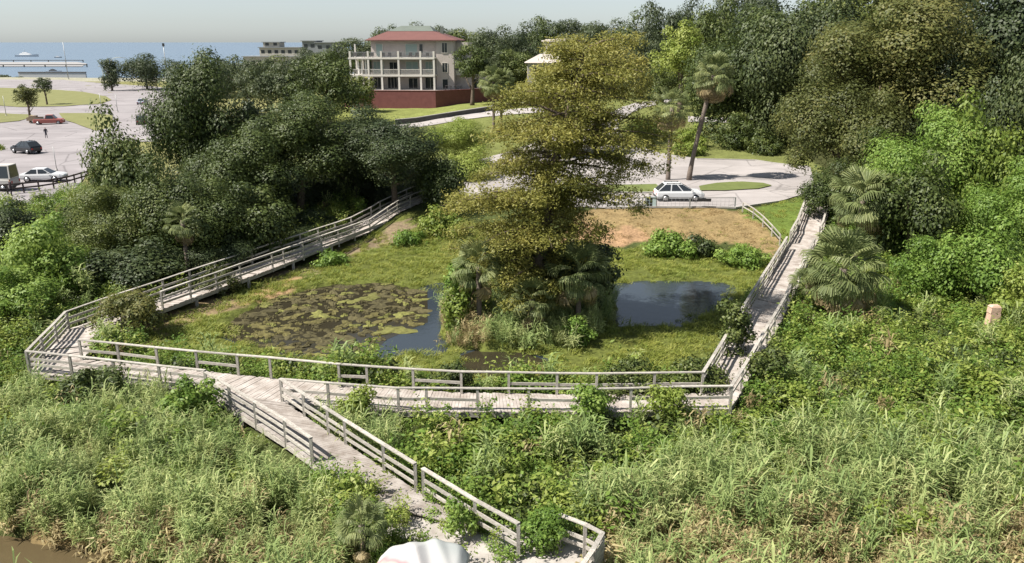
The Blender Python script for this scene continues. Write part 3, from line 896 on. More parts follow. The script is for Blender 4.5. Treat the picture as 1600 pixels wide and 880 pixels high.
def scatter_object(name, pts, scl, idx, coll, label, cat, rng, tilt=0.12):
    n = len(pts)
    me_ = bpy.data.meshes.new(name)
    me_.vertices.add(n); me_.vertices.foreach_set('co', np.asarray(pts, np.float32).reshape(-1))
    a = me_.attributes.new('scl', 'FLOAT_VECTOR', 'POINT'); a.data.foreach_set('vector', np.asarray(scl, np.float32).reshape(-1))
    rot = np.stack([rng.normal(size=n) * tilt, rng.normal(size=n) * tilt, rng.random(n) * 6.283], 1)
    a = me_.attributes.new('rot', 'FLOAT_VECTOR', 'POINT'); a.data.foreach_set('vector', rot.astype(np.float32).reshape(-1))
    a = me_.attributes.new('idx', 'INT', 'POINT'); a.data.foreach_set('value', np.asarray(idx, np.int32))
    me_.update()
    o = link(name, me_)
    ng = bpy.data.node_groups.new(name + '_scatter', 'GeometryNodeTree')
    ng.interface.new_socket('Geometry', in_out='INPUT', socket_type='NodeSocketGeometry')
    ng.interface.new_socket('Geometry', in_out='OUTPUT', socket_type='NodeSocketGeometry')
    gi = ng.nodes.new('NodeGroupInput'); go = ng.nodes.new('NodeGroupOutput')
    ip = ng.nodes.new('GeometryNodeInstanceOnPoints')
    ci = ng.nodes.new('GeometryNodeCollectionInfo'); ci.inputs['Collection'].default_value = coll
    ci.inputs['Separate Children'].default_value = True; ci.inputs['Reset Children'].default_value = True
    def named(nm, dt):
        q = ng.nodes.new('GeometryNodeInputNamedAttribute'); q.data_type = dt; q.inputs['Name'].default_value = nm
        return [s for s in q.outputs if s.enabled and s.name == 'Attribute'][0]
    ng.links.new(gi.outputs[0], ip.inputs['Points'])
    ng.links.new(ci.outputs[0], ip.inputs['Instance'])
    ip.inputs['Pick Instance'].default_value = True
    ng.links.new(named('idx', 'INT'), ip.inputs['Instance Index'])
    er = ng.nodes.new('FunctionNodeEulerToRotation')
    ng.links.new(named('rot', 'FLOAT_VECTOR'), er.inputs[0])
    ng.links.new(er.outputs[0], ip.inputs['Rotation'])
    ng.links.new(named('scl', 'FLOAT_VECTOR'), ip.inputs['Scale'])
    ng.links.new(ip.outputs[0], go.inputs[0])
    md = o.modifiers.new('scatter', 'NODES'); md.node_group = ng
    return tag(o, label, cat, kind='stuff')

def dist_poly(x, y, P):
    """distance to a polyline of 2-D points"""
    best = np.full(x.shape, 1e9)
    for i in range(len(P) - 1):
        ax, ay, bx, by = P[i].x, P[i].y, P[i + 1].x, P[i + 1].y
        dx, dy = bx - ax, by - ay
        t = np.clip(((x - ax) * dx + (y - ay) * dy) / (dx * dx + dy * dy), 0, 1)
        best = np.minimum(best, np.hypot(x - ax - t * dx, y - ay - t * dy))
    return best
def mid(A, B): return [along(A, s).lerp(along(B, s), .5) for s in (0, .25, .5, .75, 1)]
DECKS = [OUT_LEFT + IN_LEFT[::-1], OUT_CORN + IN_CORN[::-1], OUT_FRONT + IN_FRONT[::-1], OUT_RIGHT + IN_RIGHT[::-1], L_SPUR[:3] + R_SPUR[::-1]]
EDGES = [OUT_LEFT, IN_LEFT, OUT_CORN, IN_CORN, OUT_FRONT, IN_FRONT, OUT_RIGHT, IN_RIGHT, L_SPUR[:3], R_SPUR]
def off_deck(x, y, margin=0.35):
    k = np.ones(x.shape, bool)
    for d in DECKS: k &= ~inpoly(x, y, [(q.x, q.y) for q in d])
    for e in EDGES: k &= dist_poly(x, y, e) > margin
    return k
def rpts(x0, x1, y0, y1, dens, rng):
    n = int((x1 - x0) * (y1 - y0) * dens)
    return rng.uniform(x0, x1, n), rng.uniform(y0, y1, n)
# ================================================================ TREES AND PALMS
# the big cypress on the island
def cypress(label, px, Yd, base_px, H, seed, lmax, kind='olive', leaf=0.18, nb=172, prof=None, bias=None):
    c = at(base_px, 440, Yd)
    gz = tz(c.x, Yd)
    t = thing('cypress_tree', (c.x, Yd, gz), label, 'tree')
    rng = np.random.default_rng(seed)
    dx = at(px, 440, Yd).x - c.x
    trunk_at = lambda h: np.array([dx * (h / H) ** 1.2 + .15 * math.sin(h * .5), .25 * math.sin(h * .37), h])
    m = MB()
    hs_ = np.linspace(-.3, H * .97, 12)
    m.tube([trunk_at(max(h, 0)) + np.array([0, 0, min(h, 0)]) for h in hs_], [0.42 * (1 - h / H) ** .8 + .03 if h > .5 else .55 for h in hs_], 9)
    P, N, Tn = [], [], []
    forced = [(10.3, .1, 5.2), (10.0, -.35, 4.8), (9.6, .5, 4.6), (7.6, .2, 4.7), (7.2, -.2, 4.4), (7.3, 3.1, 5.6), (6.9, 2.75, 5.2), (6.4, 3.5, 5.0), (12.8, 3.0, 3.4), (13.9, .15, 4.0), (13.2, -.3, 3.8), (9.1, 3.3, 4.3), (5.2, 3.0, 4.6), (4.6, 3.4, 4.0)]
    for i in range(nb + len(forced)):
        f = (i % nb + rng.random()) / nb
        h = H * (0.14 + .86 * f ** 1.15)
        az = i * 2.399 + rng.normal() * .6; h += rng.normal() * .35
        L = lmax * prof(h / H) * (rng.uniform(.75, 1.12) if rng.random() < .55 else rng.uniform(.3, .65))
        d = np.array([math.cos(az), math.sin(az), 0])
        if bias: L *= bias(d, h / H)
        if i >= nb:
            h, az, L = forced[i - nb]; d = np.array([math.cos(az), math.sin(az), 0])
        b0 = trunk_at(h)
        rise = rng.uniform(-.12, .38) * L
        curve = lambda s: b0 + d * L * s + np.array([0, 0, rise * s * 1.6 - (rise * .9 + .10 * L) * s * s])
        m.tube([curve(s) for s in (0, .35, .7, 1)], [.03 + .016 * L, .02 + .010 * L, .02, .008], 5, False)
        bt = rng.normal() * .13
        ns = int(4 + L * 3.6)
        sd = np.array([-d[1], d[0], 0])
        for k in range(ns):
            s = rng.uniform(.28, 1.03)
            lat = rng.normal() * .22 * L * (1.05 - s * .55)
            c0 = curve(s) + sd * lat + np.array([0, 0, -.05 * abs(lat) + rng.normal() * .1])
            n = int(rng.uniform(34, 58))
            u = sph(n, rng) * rng.random((n, 1)) ** .5
            sz = rng.uniform(.38, .75)
            P.append(c0 + u * np.array([sz, sz, sz * .75]))
            N.append(rng.normal(size=(n, 3)) * .5 + u * .5 + np.array([0, 0, .8]))
            Tn.append(np.clip(.5 + bt + rng.normal() * .1 + rng.normal(size=n) * .12, 0, 1))
    P = np.vstack(P); N = np.vstack(N); Tn = np.concatenate(Tn)
    s = leaf * rng.uniform(.6, 1.35, len(P))
    m.build('trunk', M['bark'], t)
    link('crown', qmesh('crown', leaf_faces(P, N, s, s * .38, rng, .35), GREENS[kind], Tn), t)
    return t
cypress('tall olive green cypress with drooping tiers on the pond island', 902, 44.5, 826, 15.6, 5, 5.7,
        prof=lambda f: (0.7 if f < .26 else 0.9 - .25 * abs(f - .6)) * (1 - max(0, f - .8) * 2.4),
        bias=lambda d, f: 1.0 + (.22 if f > .5 else -.24) * d[0])

# ---- left wood
L = [
 # label, spec, kind, extra
 ('oak_tree', 'tall dark green oak, highest of the trees left of centre', (312, 92, 262, 80, 74), 'oak', {}),
 ('oak_tree', 'broad bush of an oak beside the parking lot edge', (192, 184, 320, 56, 64), 'oak', {}),
 ('oak_tree', 'rounded sunny green oak crown below the house lawn', (470, 152, 275, 80, 72), 'oak', {'up': 1}),
 ('oak_tree', 'dusky oak at the right end of the left wood', (605, 176, 275, 80, 72), 'dark', {'up': 1}),
 ('oak_tree', 'dark mid oak just under the tallest left tree', (385, 205, 345, 82, 67), 'oak', {}),
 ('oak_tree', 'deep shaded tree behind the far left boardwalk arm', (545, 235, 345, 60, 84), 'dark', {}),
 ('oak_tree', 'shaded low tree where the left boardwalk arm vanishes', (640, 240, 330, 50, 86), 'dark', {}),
 ('oak_tree', 'vine covered tree bulging above the left boardwalk', (285, 255, 395, 78, 57), 'oak', {}),
 ('oak_tree', 'lone leafy bough tree hanging over the left boardwalk', (395, 290, 400, 60, 59), 'oak', {}),
 ('oak_tree', 'small pale tree between the left wood and cypress', (690, 232, 335, 38, 71), 'oak', {}),
 ('shrub', 'bright green sunlit bush behind the cypress on the left', (715, 188, 245, 50, 96), 'bright', {}),
 ('shrub', 'lower bright green bush left of the cypress', (728, 235, 290, 38, 88), 'bright', {}),
 ('vine_mound', 'large vine draped mound at the left picture edge', (72, 345, 470, 62, 50), 'vine', {}),
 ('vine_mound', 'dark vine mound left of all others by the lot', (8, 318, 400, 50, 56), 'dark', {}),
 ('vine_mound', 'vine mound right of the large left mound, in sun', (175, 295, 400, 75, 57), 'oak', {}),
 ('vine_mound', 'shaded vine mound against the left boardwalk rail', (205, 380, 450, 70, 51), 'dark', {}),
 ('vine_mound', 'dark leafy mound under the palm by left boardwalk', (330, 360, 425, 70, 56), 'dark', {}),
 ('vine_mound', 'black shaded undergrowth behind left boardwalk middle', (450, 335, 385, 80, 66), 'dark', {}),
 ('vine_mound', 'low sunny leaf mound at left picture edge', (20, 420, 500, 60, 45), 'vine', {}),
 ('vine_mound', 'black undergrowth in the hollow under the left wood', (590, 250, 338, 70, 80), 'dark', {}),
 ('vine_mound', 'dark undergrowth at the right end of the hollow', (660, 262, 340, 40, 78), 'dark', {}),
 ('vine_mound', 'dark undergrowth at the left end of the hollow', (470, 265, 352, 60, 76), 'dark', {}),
 ('oak_tree', 'tree filling the gap right of the tallest left tree', (405, 165, 300, 50, 73), 'dark', {}),
 ('oak_tree', 'yellow green tree at the lower edge of the lawn', (545, 185, 290, 50, 78), 'oak', {}),
]
for i, (nm, lb, sp, kd, ex) in enumerate(L):
    tree(nm, lb, sp, kd, 'shrub' if nm != 'oak_tree' else 'tree', big=1 + i % 2, seed=i, low=(nm == 'oak_tree' and not ex.pop('up', 0)), **ex)

# ---- right hillside
R = [
 ('oak_tree', 'huge dark oak reaching the picture top beside the road', (1175, 22, 235, 95, 116), 'oak', {}),
 ('oak_tree', 'dark oak at the top right of the road bend', (1262, -25, 230, 95, 108), 'dark', {}),
 ('cypress_tree', 'large rusty olive tree filling the upper right', (1400, -5, 190, 118, 80), 'brown', {}),
 ('cypress_tree', 'rusty olive tree leaning over the road end', (1312, 110, 282, 88, 77), 'brown', {}),
 ('oak_tree', 'black green tree at the upper right corner', (1548, -60, 220, 115, 84), 'dark', {}),
 ('oak_tree', 'tall tree off the right edge above the vines', (1650, 30, 300, 90, 66), 'dark', {}),
 ('oak_tree', 'vine hung tree below the rusty olive trees', (1455, 175, 330, 85, 64), 'vine', {}),
 ('oak_tree', 'fresh green tree with layered boughs at the right', (1535, 168, 300, 62, 62), 'bright', {}),
 ('oak_tree', 'vine hung tree by the right picture edge', (1590, 260, 420, 75, 56), 'vine', {}),
 ('oak_tree', 'dark leafy tree behind the big right palm', (1420, 250, 400, 62, 57), 'oak', {}),
 ('vine_mound', 'bright vine mound right of the big palm', (1450, 375, 470, 48, 49), 'vine', {}),
 ('vine_mound', 'broad vine mound above the pinkish stump', (1525, 350, 480, 62, 47), 'vine', {}),
 ('vine_mound', 'vine mound right of the stump at picture edge', (1615, 420, 540, 55, 43), 'bright', {}),
 ('vine_mound', 'leafy mound between the palms and road end', (1300, 270, 345, 45, 68), 'oak', {}),
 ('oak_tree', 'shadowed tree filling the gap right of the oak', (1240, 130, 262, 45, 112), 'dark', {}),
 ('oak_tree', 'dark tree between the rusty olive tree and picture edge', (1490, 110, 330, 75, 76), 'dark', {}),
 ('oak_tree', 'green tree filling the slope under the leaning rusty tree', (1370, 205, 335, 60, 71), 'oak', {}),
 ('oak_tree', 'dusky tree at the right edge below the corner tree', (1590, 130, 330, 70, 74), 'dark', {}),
 ('vine_mound', 'leafy mound behind the silvery palm', (1390, 300, 400, 50, 60), 'vine', {}),
]
for i, (nm, lb, sp, kd, ex) in enumerate(R):
    tree(nm, lb, sp, kd, 'shrub' if nm == 'vine_mound' else 'tree', big=1 + i % 2, seed=40 + i, low=(nm == 'oak_tree'), **ex)

# ---- middle distance
Mid = [
 ('oak_tree', 'olive spreading tree behind the cypress top', (935, 72, 152, 68, 112), 'olive', 0.36),
 ('oak_tree', 'olive tree between the cypress and curved road', (862, 100, 185, 48, 104), 'olive', 0.36),
 ('oak_tree', 'light green leafy tree left of the tall palm', (1062, 38, 130, 40, 138), 'bright', 0.38),
 ('oak_tree', 'round tree at the right corner of the house', (738, 72, 130, 26, 150), 'oak', 0.34),
 ('oak_tree', 'green oak below the left end of the house', (508, 92, 165, 55, 130), 'oak', 0.40),
 ('oak_tree', 'grey green oak left of the house', (440, 98, 160, 50, 140), 'far', 0.42),
 ('oak_tree', 'dark bush against the red terrace wall', (556, 120, 162, 28, 143), 'oak', 0.38),
 ('oak_tree', 'shade tree between left lot and wood', (380, 92, 145, 48, 150), 'far', 0.42),
 ('oak_tree', 'bushy dark tree by the curved street lamps', (225, 86, 134, 42, 270), 'far', 0.55),
 ('oak_tree', 'small dark tree left of the street lamps', (172, 93, 134, 14, 265), 'far', 0.5),
 ('lot_tree', 'small round tree alone on the grass island', (40, 134, 164, 17, 158), 'brown', 0.3),
 ('lot_tree', 'smaller far tree beyond the grass island tree', (67, 122, 143, 12, 205), 'far', 0.32),
 ('hedge', 'clipped yellow green hedge inside the road bend', (1008, 184, 224, 30, 118), 'bright', 0.3),
 ('shrub', 'dark green bush right of the tall palm trunk', (1150, 178, 245, 36, 110), 'oak', 0.3),
 ('shrub', 'light bush between the two tall palm trunks', (1078, 196, 240, 24, 110), 'bright', 0.3),
 ('shrub', 'low rounded bush by the oak at road edge', (1195, 205, 250, 28, 106), 'oak', 0.3),
 ('shrub', 'grass like low bush at foot of palms', (1075, 222, 246, 26, 106), 'bright', 0.26),
]
for i, (nm, lb, sp, kd, lf) in enumerate(Mid):
    tree(nm, lb, sp, kd, {'hedge': 'hedge', 'shrub': 'shrub'}.get(nm, 'tree'), leaf=lf, seed=80 + i, cap=9000, low=(nm == 'oak_tree' and kd in ('far', 'oak') and sp[0] < 600))

# ---- far woods along the skyline, one kind of tree repeated
far = [(520, 70, 125, 42, 215), (478, 78, 120, 30, 230), (565, 62, 120, 38, 225), (603, 44, 95, 26, 240), (640, 40, 90, 30, 250), (690, 44, 90, 30, 250),
       (728, 48, 108, 34, 220), (770, 46, 112, 40, 205), (812, 40, 110, 40, 215), (850, 30, 85, 38, 245), (900, 34, 90, 42, 240), (945, 36, 100, 42, 215),
       (985, 24, 105, 40, 200), (1025, 10, 125, 42, 180), (1005, 60, 135, 34, 165), (1115, 12, 135, 46, 150), (1075, -8, 70, 34, 190), (1140, -20, 80, 50, 185),
       (800, 80, 135, 34, 175), (765, 90, 132, 24, 172), (1200, -30, 100, 60, 160), (1330, -50, 90, 90, 140), (1450, -60, 90, 90, 135), (965, 60, 120, 30, 170),
       (420, 90, 118, 40, 260), (345, 95, 125, 40, 240), (300, 98, 130, 40, 230), (1040, 90, 160, 26, 152)]
def where(px):
    for lim, w in ((360, 'beyond the left lot'), (460, 'left of the marina building'), (550, 'left of the villa'), (700, 'showing above the villa roof'), (790, 'just right of the villa'),
                   (870, 'left of the round house'), (930, 'behind the round house'), (1010, 'right of the round house'), (1090, 'above the road bend'), (1170, 'above the tall palm'), (2000, 'at the upper right corner')):
        if px < lim: return w
for i, sp in enumerate(far):
    tree('oak_tree', 'dark oak of the skyline wood ' + where(sp[0]), sp, 'far' if i % 3 else 'oak', group='skyline oaks ' + where(sp[0]), shared=1 + i % 4, seed=i, low=True)

# ---- palms
palm('big fan palm with drooping yellowed fronds beside the right boardwalk', 1318, 420, 45.5, 2.6, 46, 12, r0=.22, low=-1.05, seed=1)
palm('silvery fan palm behind the big right palm', 1348, 312, 58, 2.6, 34, 3, r0=.18, low=-.8, seed=2)
palm('tall slender palm standing on the verge, the taller leaning one', 1116, 118, 87, 2.5, 34, 22, r0=.23, lean=2.0, low=-.6, seed=4)
palm('shorter straight palm behind the white car', 1050, 168, 87, 2.3, 26, 26, r0=.21, low=-.7, seed=5)
palm('left trunk of the palm pair on the lawn by the house', 771, 128, 122, 2.4, 34, 3, r0=.2, low=-.8, seed=6)
palm('right trunk of the palm pair on the lawn by the house', 783, 131, 123, 2.4, 34, 3, r0=.2, low=-.8, seed=7)
palm('small yucca like palm above the left boardwalk', 285, 345, 53.5, 1.4, 24, 3, r0=.14, low=-.9, seed=8)
palm('dim grey palm at the end of the left boardwalk', 688, 275, 74, 1.9, 24, 4, r0=.17, low=-.7, seed=9)
palm('palmetto on the left side of the pond island', 748, 415, 43.6, 1.75, 30, 3, name='palmetto', r0=.15, low=-.5, seed=10, cat='palmetto')
palm('palmetto in shade on the right side of the island', 905, 425, 43.2, 1.9, 30, 5, name='palmetto', r0=.16, low=-.7, seed=11, cat='palmetto')
palm('low palmetto at the front of the pond island', 832, 468, 42.4, 1.5, 26, 4, name='palmetto', r0=.13, low=-.5, seed=12, cat='palmetto')
palm('low spiky palmetto beside the white canopy at the bottom', 565, 822, 21.6, 0.95, 22, 2, name='palmetto', r0=.1, low=-.2, seed=13, cat='palmetto')
palm('small palm under the vines right of the big palm', 1262, 445, 47.5, 1.3, 20, 2, name='palmetto', r0=.1, low=-.5, seed=14, cat='palmetto')

# ---- shrubs round the pond, on the island and over the rails
S = [
 ('dark round shrub at the shaded right end of the island', (925, 385, 478, 42, 45.5), 'dark', .24),
 ('dark shrub in the heart of the island under the cypress', (868, 390, 480, 45, 45), 'dark', .24),
 ('green shrub left of the palmettos on the island', (730, 405, 475, 34, 45), 'vine', .22),
 ('pale green bush at the island water edge on the left', (712, 450, 515, 20, 43), 'bright', .2),
 ('bluish green bush on the right front of the island', (905, 495, 540, 24, 41.5), 'vine', .18),
 ('bush growing on the bank below the white car, left one', (1050, 362, 412, 42, 61), 'vine', .24),
 ('bush growing on the bank below the white car, middle one', (1098, 368, 415, 30, 60.5), 'oak', .22),
 ('bush growing on the bank below the white car, right one', (1160, 385, 420, 40, 58), 'vine', .22),
 ('dark bush overgrowing the inner front rail left of its middle', (712, 570, 612, 26, 34.4), 'oak', .16),
 ('bushes smothering the inner rail near the right corner', (990, 572, 618, 55, 34.3), 'oak', .16),
 ('dense dark bush inside the right boardwalk corner', (1085, 566, 615, 50, 34.7), 'oak', .16),
 ('bush pushing through the front rail by its right half', (925, 600, 655, 32, 31.2), 'vine', .16),
 ('small leafy bush beside the boardwalk junction', (557, 608, 665, 28, 31.0), 'bright', .15),
 ('leafy bush over the rail by the landing at the bottom', (850, 792, 860, 44, 22.3), 'vine', .12),
 ('bush below the spur rail halfway down', (720, 785, 835, 24, 22.6), 'vine', .12),
 ('bush in the right boardwalk, under the rail', (1150, 470, 560, 26, 38.5), 'oak', .16),
 ('dry vine heap lying on the left boardwalk', (205, 462, 512, 48, 43), 'brown', .16),
 ('pale dry vine trailing over the left boardwalk rail', (330, 425, 462, 42, 51), 'brown', .16),
 ('bush below the left front corner of the boardwalk', (150, 575, 622, 46, 33.5), 'oak', .18),
 ('bush under the outer front rail left of the spur', (300, 595, 650, 40, 31.5), 'vine', .17),
 ('green shrub on the left bank end of the pond', (520, 395, 425, 28, 58), 'vine', .2),
 ('leafy bush in the far left corner of the pond', (690, 325, 375, 35, 66), 'bright', .24),
 ('green bush behind the island on the far pond bank', (640, 360, 392, 26, 64), 'vine', .22),
 ('bush at the front rail foot near the right corner', (1040, 605, 650, 30, 31.2), 'bright', .16),
 ('bush beneath the outer rail of the right arm', (1195, 545, 600, 30, 35.0), 'oak', .17),
 ('green bush by the left lot near the dark car', (-2, 226, 250, 18, 118), 'bright', .3),
]
for i, (lb, sp, kd, lf) in enumerate(S):
    tree('vine_mound' if sp[4] < 40 else 'shrub', lb, sp, kd, 'shrub', leaf=lf, seed=120 + i, cap=6500, blobs=16, lump=(.32, .5), ragged=.2)
# ================================================================ COVER: reeds, vines, grass
rng = np.random.default_rng(21)
def pix_of(x, y, z=0.8):
    """photo column and row of points (to lay out what grows where)"""
    dx, dy, dz = x, y, z - CAM_H
    dep = dy * CP - dz * SP; v = dy * SP + dz * CP
    return 800 + FPX * dx / dep, 440 - FPX * v / dep

reeds = proto_collection('reed_clump', [reed_proto('reed_clump', 30 + i, 'reed', 2.0 + .15 * i, 10) for i in range(4)] + [reed_proto('reed_clump', 37, 'straw', 1.7, 11, .5)])
straws = proto_collection('straw_clump', [reed_proto('straw_clump', 40 + i, 'straw', 1.2, 9, .6, .45, 1.2) for i in range(3)])
leafs = proto_collection('leaf_clump', [leafy_proto('leaf_clump', 50 + i, k, .62, .75, 230, .135) for i, k in enumerate(('vine', 'vine', 'bright', 'oak'))]
                         + [weed_proto('leaf_clump', 57 + i, k) for i, k in enumerate(('bright', 'vine', 'bright'))]
                         + [reed_proto('leaf_clump', 59, 'straw', 1.3, 7, .5, .4, .9), reed_proto('leaf_clump', 58, 'reed', 1.7, 8)])
tufts = proto_collection('marsh_tuft', [tuft_proto('marsh_tuft', 60 + i, 'marsh', .42, 40) for i in range(3)] + [tuft_proto('marsh_tuft', 66, 'bright', .5, 34)])
tans = proto_collection('bank_tuft', [tuft_proto('bank_tuft', 70 + i, 'tan', .28, 34, .3, .014) for i in range(2)] + [tuft_proto('bank_tuft', 75, 'marsh', .32, 30)])

# reeds of the foreground, right and left
x, y = rpts(-27, 29, 17, 34.5, 7.0, rng)
px, py = pix_of(x, y, 0.6)
lim_l = 640 + 90 * (px / 300.0) * 0 + 28 * wob(x, y, 2.5, .7)
lim_r = 690 + 40 * wob(x, y, 2.2, 1.9)
k = off_deck(x, y, .4) & ~inpoly(x, y, W_CREEK) & ~inpoly(x, y, [(a, b) for a, b in SANDP])
left = (px < 620) & (py > lim_l - 30)
left &= ~((px > 590) & (py > 760))
right = (px > 905) & (py > lim_r + np.clip((1200 - px) * .22, 0, 60) * 0) & ~((px < 1000) & (py < 760))
thin = rng.random(len(x)) < np.clip(.80 + .75 * wob(x, y, 1.0, 3.1), .12, 1)
sel = k & (left | right) & thin
x, y, py, px = x[sel], y[sel], py[sel], px[sel]
n = len(x)
hgt = np.clip(0.74 + .36 * wob(x, y, 1.3, .5) + .17 * rng.normal(size=n), .3, 1.45)
hgt = np.where(px < 620, hgt * .82, hgt)
near = dist_poly(x, y, L_SPUR) < 1.2
hgt = np.where(near, hgt * .6, hgt)
edge = (py > 800)
idx = rng.integers(0, 4, n)
idx = np.where((rng.random(n) < np.clip((py - 740) / 170, 0.03, .55) * np.where(px > 900, 1, .6)), 4, idx)
mixk = rng.random(n) < .0
scatter_object('reed_bed', np.stack([x, y, T(x, y)], 1), np.stack([hgt * 1.0, hgt * 1.0, hgt], 1), idx, reeds,
               'tall pale green reeds filling the marsh in the foreground', 'reeds', rng)
# dead straw at the water's edge
x, y = rpts(-27, 29, 17, 27, 6, rng)
px, py = pix_of(x, y, 0.3)
k = off_deck(x, y, .5) & ~inpoly(x, y, W_CREEK) & ~inpoly(x, y, SANDP)
w = np.where(px < 640, np.clip((py - (775 + .12 * px)) / 60, 0, 1), np.clip((py - 800) / 70, 0, 1) * (px > 940))
k &= rng.random(len(x)) < w * .8
x, y = x[k], y[k]; n = len(x)
s = np.clip(.75 + .25 * rng.normal(size=n), .35, 1.3)
scatter_object('dead_reeds', np.stack([x, y, T(x, y)], 1), np.stack([s * 1.2, s * 1.2, s * .8], 1), rng.integers(0, 3, n), straws,
               'straw coloured dead reeds along the muddy water edge', 'reeds', rng, .45)
# leafy vines and weeds: foreground band, both flanks
x, y = rpts(-66, 66, 19, 82, 5.0, rng)
px, py = pix_of(x, y, 0.4)
k = off_deck(x, y, .38) & ~inpoly(x, y, POND) & ~inpoly(x, y, W_CREEK) & ~inpoly(x, y, SANDP)
k &= ~inpoly(x, y, EMBANK) & ~inpoly(x, y, LOT) & ~inpoly(x, y, ROAD)
mid_ = (px > 540) & (px < 1300) & (py > 590) & ((px < 960) | (py < 740))
upl = (px <= 620) & (py > 480) & ((py < 690) | ((wob(x, y, 1.5, 4.4) > .2) & (py < 830)))
lft = (px < 560) & (py > 308) & (py <= 620) & (x < -11)
rgt = (px > 920) & (py > 330) & (py < 860) & ((py < 720) | (wob(x, y, 1.5, 4.4) > .25)) & (x > 9) & ~((px < 1290) & (py < 395))
k &= (mid_ | upl | lft | rgt) & (px > -140) & (px < 1740)
k &= (rng.random(len(x)) < np.where(py < 430, .55, 1.0))
x, y, px, py = x[k], y[k], px[k], py[k]; n = len(x)
h = np.clip(.9 + .42 * wob(x, y, 1.4, 2.2) + .25 * wob(x, y, 3.3, .9) + .2 * rng.normal(size=n), .35, 1.9)
lump_ = np.clip(.9 * wob(x, y, 2.0, 5.2), 0, .8)
clear = np.minimum(dist_poly(x, y, OUT_FRONT), np.minimum(dist_poly(x, y, R_SPUR), dist_poly(x, y, OUT_CORN)))
lowk = np.where((x > -4.5) & (y < 33), 1.0, .72)
h = np.where(clear < 1.8, h * lowk, h); lump_ = np.where(clear < 2.5, 0, lump_)
lump_ = np.where((dist_poly(x, y, OUT_FRONT[2:]) < 1.7) & (y < 33) & (wob(x, y, 1.2, 6.1) > -.35), .42, lump_)
sp_ = wob(x, y, 1.9, 7.3) + .5 * rng.normal(size=n) - np.where((px < 560) & (py < 520), .6, 0)
idx = np.where(sp_ < -.45, 3, np.where(sp_ < .1, 0, np.where(sp_ < .5, 1, 2)))
wd = rng.random(n)
idx = np.where(wd < .26, rng.integers(4, 7, n), idx)
idx = np.where(wd > .988, 7, np.where((wd > .90) & (wob(x, y, 1.7, 8.8) > .1), 8, idx))
scatter_object('vine_cover', np.stack([x, y, T(x, y) - .05 + lump_], 1), np.stack([h * 1.05, h * 1.05, h], 1), idx, leafs,
               'bright green leafy vines and weeds covering the marsh ground', 'vines', rng)
# weeds creeping over the path and the low end of the spur
x, y = rpts(-8, 4, 18.5, 27.5, 16, rng)
c1 = dist_poly(x, y, V2([(-6.4, 25.6), (-5.0, 23.8), (-3.6, 21.8)])); c2 = dist_poly(x, y, V2([(-3.4, 25.3), (-1.2, 23.0), (.2, 21.6)]))
k = (rng.random(len(x)) < np.clip(1.15 - c1 / 1.3, 0, .95) * .8 + np.clip(.9 - c2 / .7, 0, .8) * .5 + .03) & (inpoly(x, y, SANDP) | inpoly(x, y, [(q.x, q.y) for q in DECKS[4]]) | (c1 < 1.2)) & ~((x > .4) & (y < 21.5)) & (y < 26.3)
x, y = x[k], y[k]; n = len(x)
s = np.clip(.55 + .2 * rng.normal(size=n), .25, 1.0)
scatter_object('path_weeds', np.stack([x, y, np.full(n, .55)], 1), np.stack([s, s, s * .9], 1), rng.choice([0, 2, 4, 5, 6], n), leafs,
               'green weeds creeping over the sandy path at the bottom', 'weeds', rng)
# marsh grass in the pond
x, y = rpts(-26, 28, 32.5, 66, 8.0, rng)
k = inpoly(x, y, POND) & off_deck(x, y, .2)
jx = x + .25 * wob(x, y, .7, 1.1); jy = y + .35 * wob(x, y, .8, 2.3)
for poly in (W_LEFT, W_RIGHT, W_FRONT, W_MATS): k &= rng.random(len(x)) > 1.12 * soft_in(jx, jy, poly, .9) + .05 * inpoly(jx, jy, poly)
k &= rng.random(len(x)) < np.clip(.75 + .6 * wob(x, y, 1.7, .2), .15, 1)
x, y = x[k], y[k]; n = len(x)
s = np.clip(.8 + .3 * wob(x, y, 1.3, 1.0) + .2 * rng.normal(size=n), .3, 1.5)
idx = np.where(wob(x, y, 2.4, .6) + .4 * rng.normal(size=n) > .75, 3, rng.integers(0, 3, n))
scatter_object('marsh_grass', np.stack([x, y, np.maximum(T(x, y), -.2)], 1), np.stack([s * 1.15, s * 1.15, s * .8], 1), idx, tufts,
               'short yellow green marsh grass growing in the pond', 'grass', rng, .2)
# dry grass of the embankment
x, y = rpts(-12, 36, 58, 78, 4.0, rng)
k = inpoly(x, y, EMBANK) | (inpoly(x, y, gpoly([(1150, 330), (1210, 318), (1285, 300), (1300, 340), (1260, 385), (1225, 385), (1192, 345)])))
k &= rng.random(len(x)) < np.clip(.45 + .5 * wob(x, y, 1.2, .9), .05, .9)
k &= off_deck(x, y, .2)
x, y = x[k], y[k]; n = len(x)
s = np.clip(.9 + .25 * rng.normal(size=n), .4, 1.5)
gx2, _ = pix_of(x, y, 1.0)
idx = np.where(gx2 > 1190, 2, np.where(rng.random(n) < .14, 2, rng.integers(0, 2, n)))
scatter_object('dry_grass', np.stack([x, y, T(x, y)], 1), np.stack([s, s, s * .8], 1), idx, tans,
               'tan dry grass on the bank below the white car', 'grass', rng, .2)
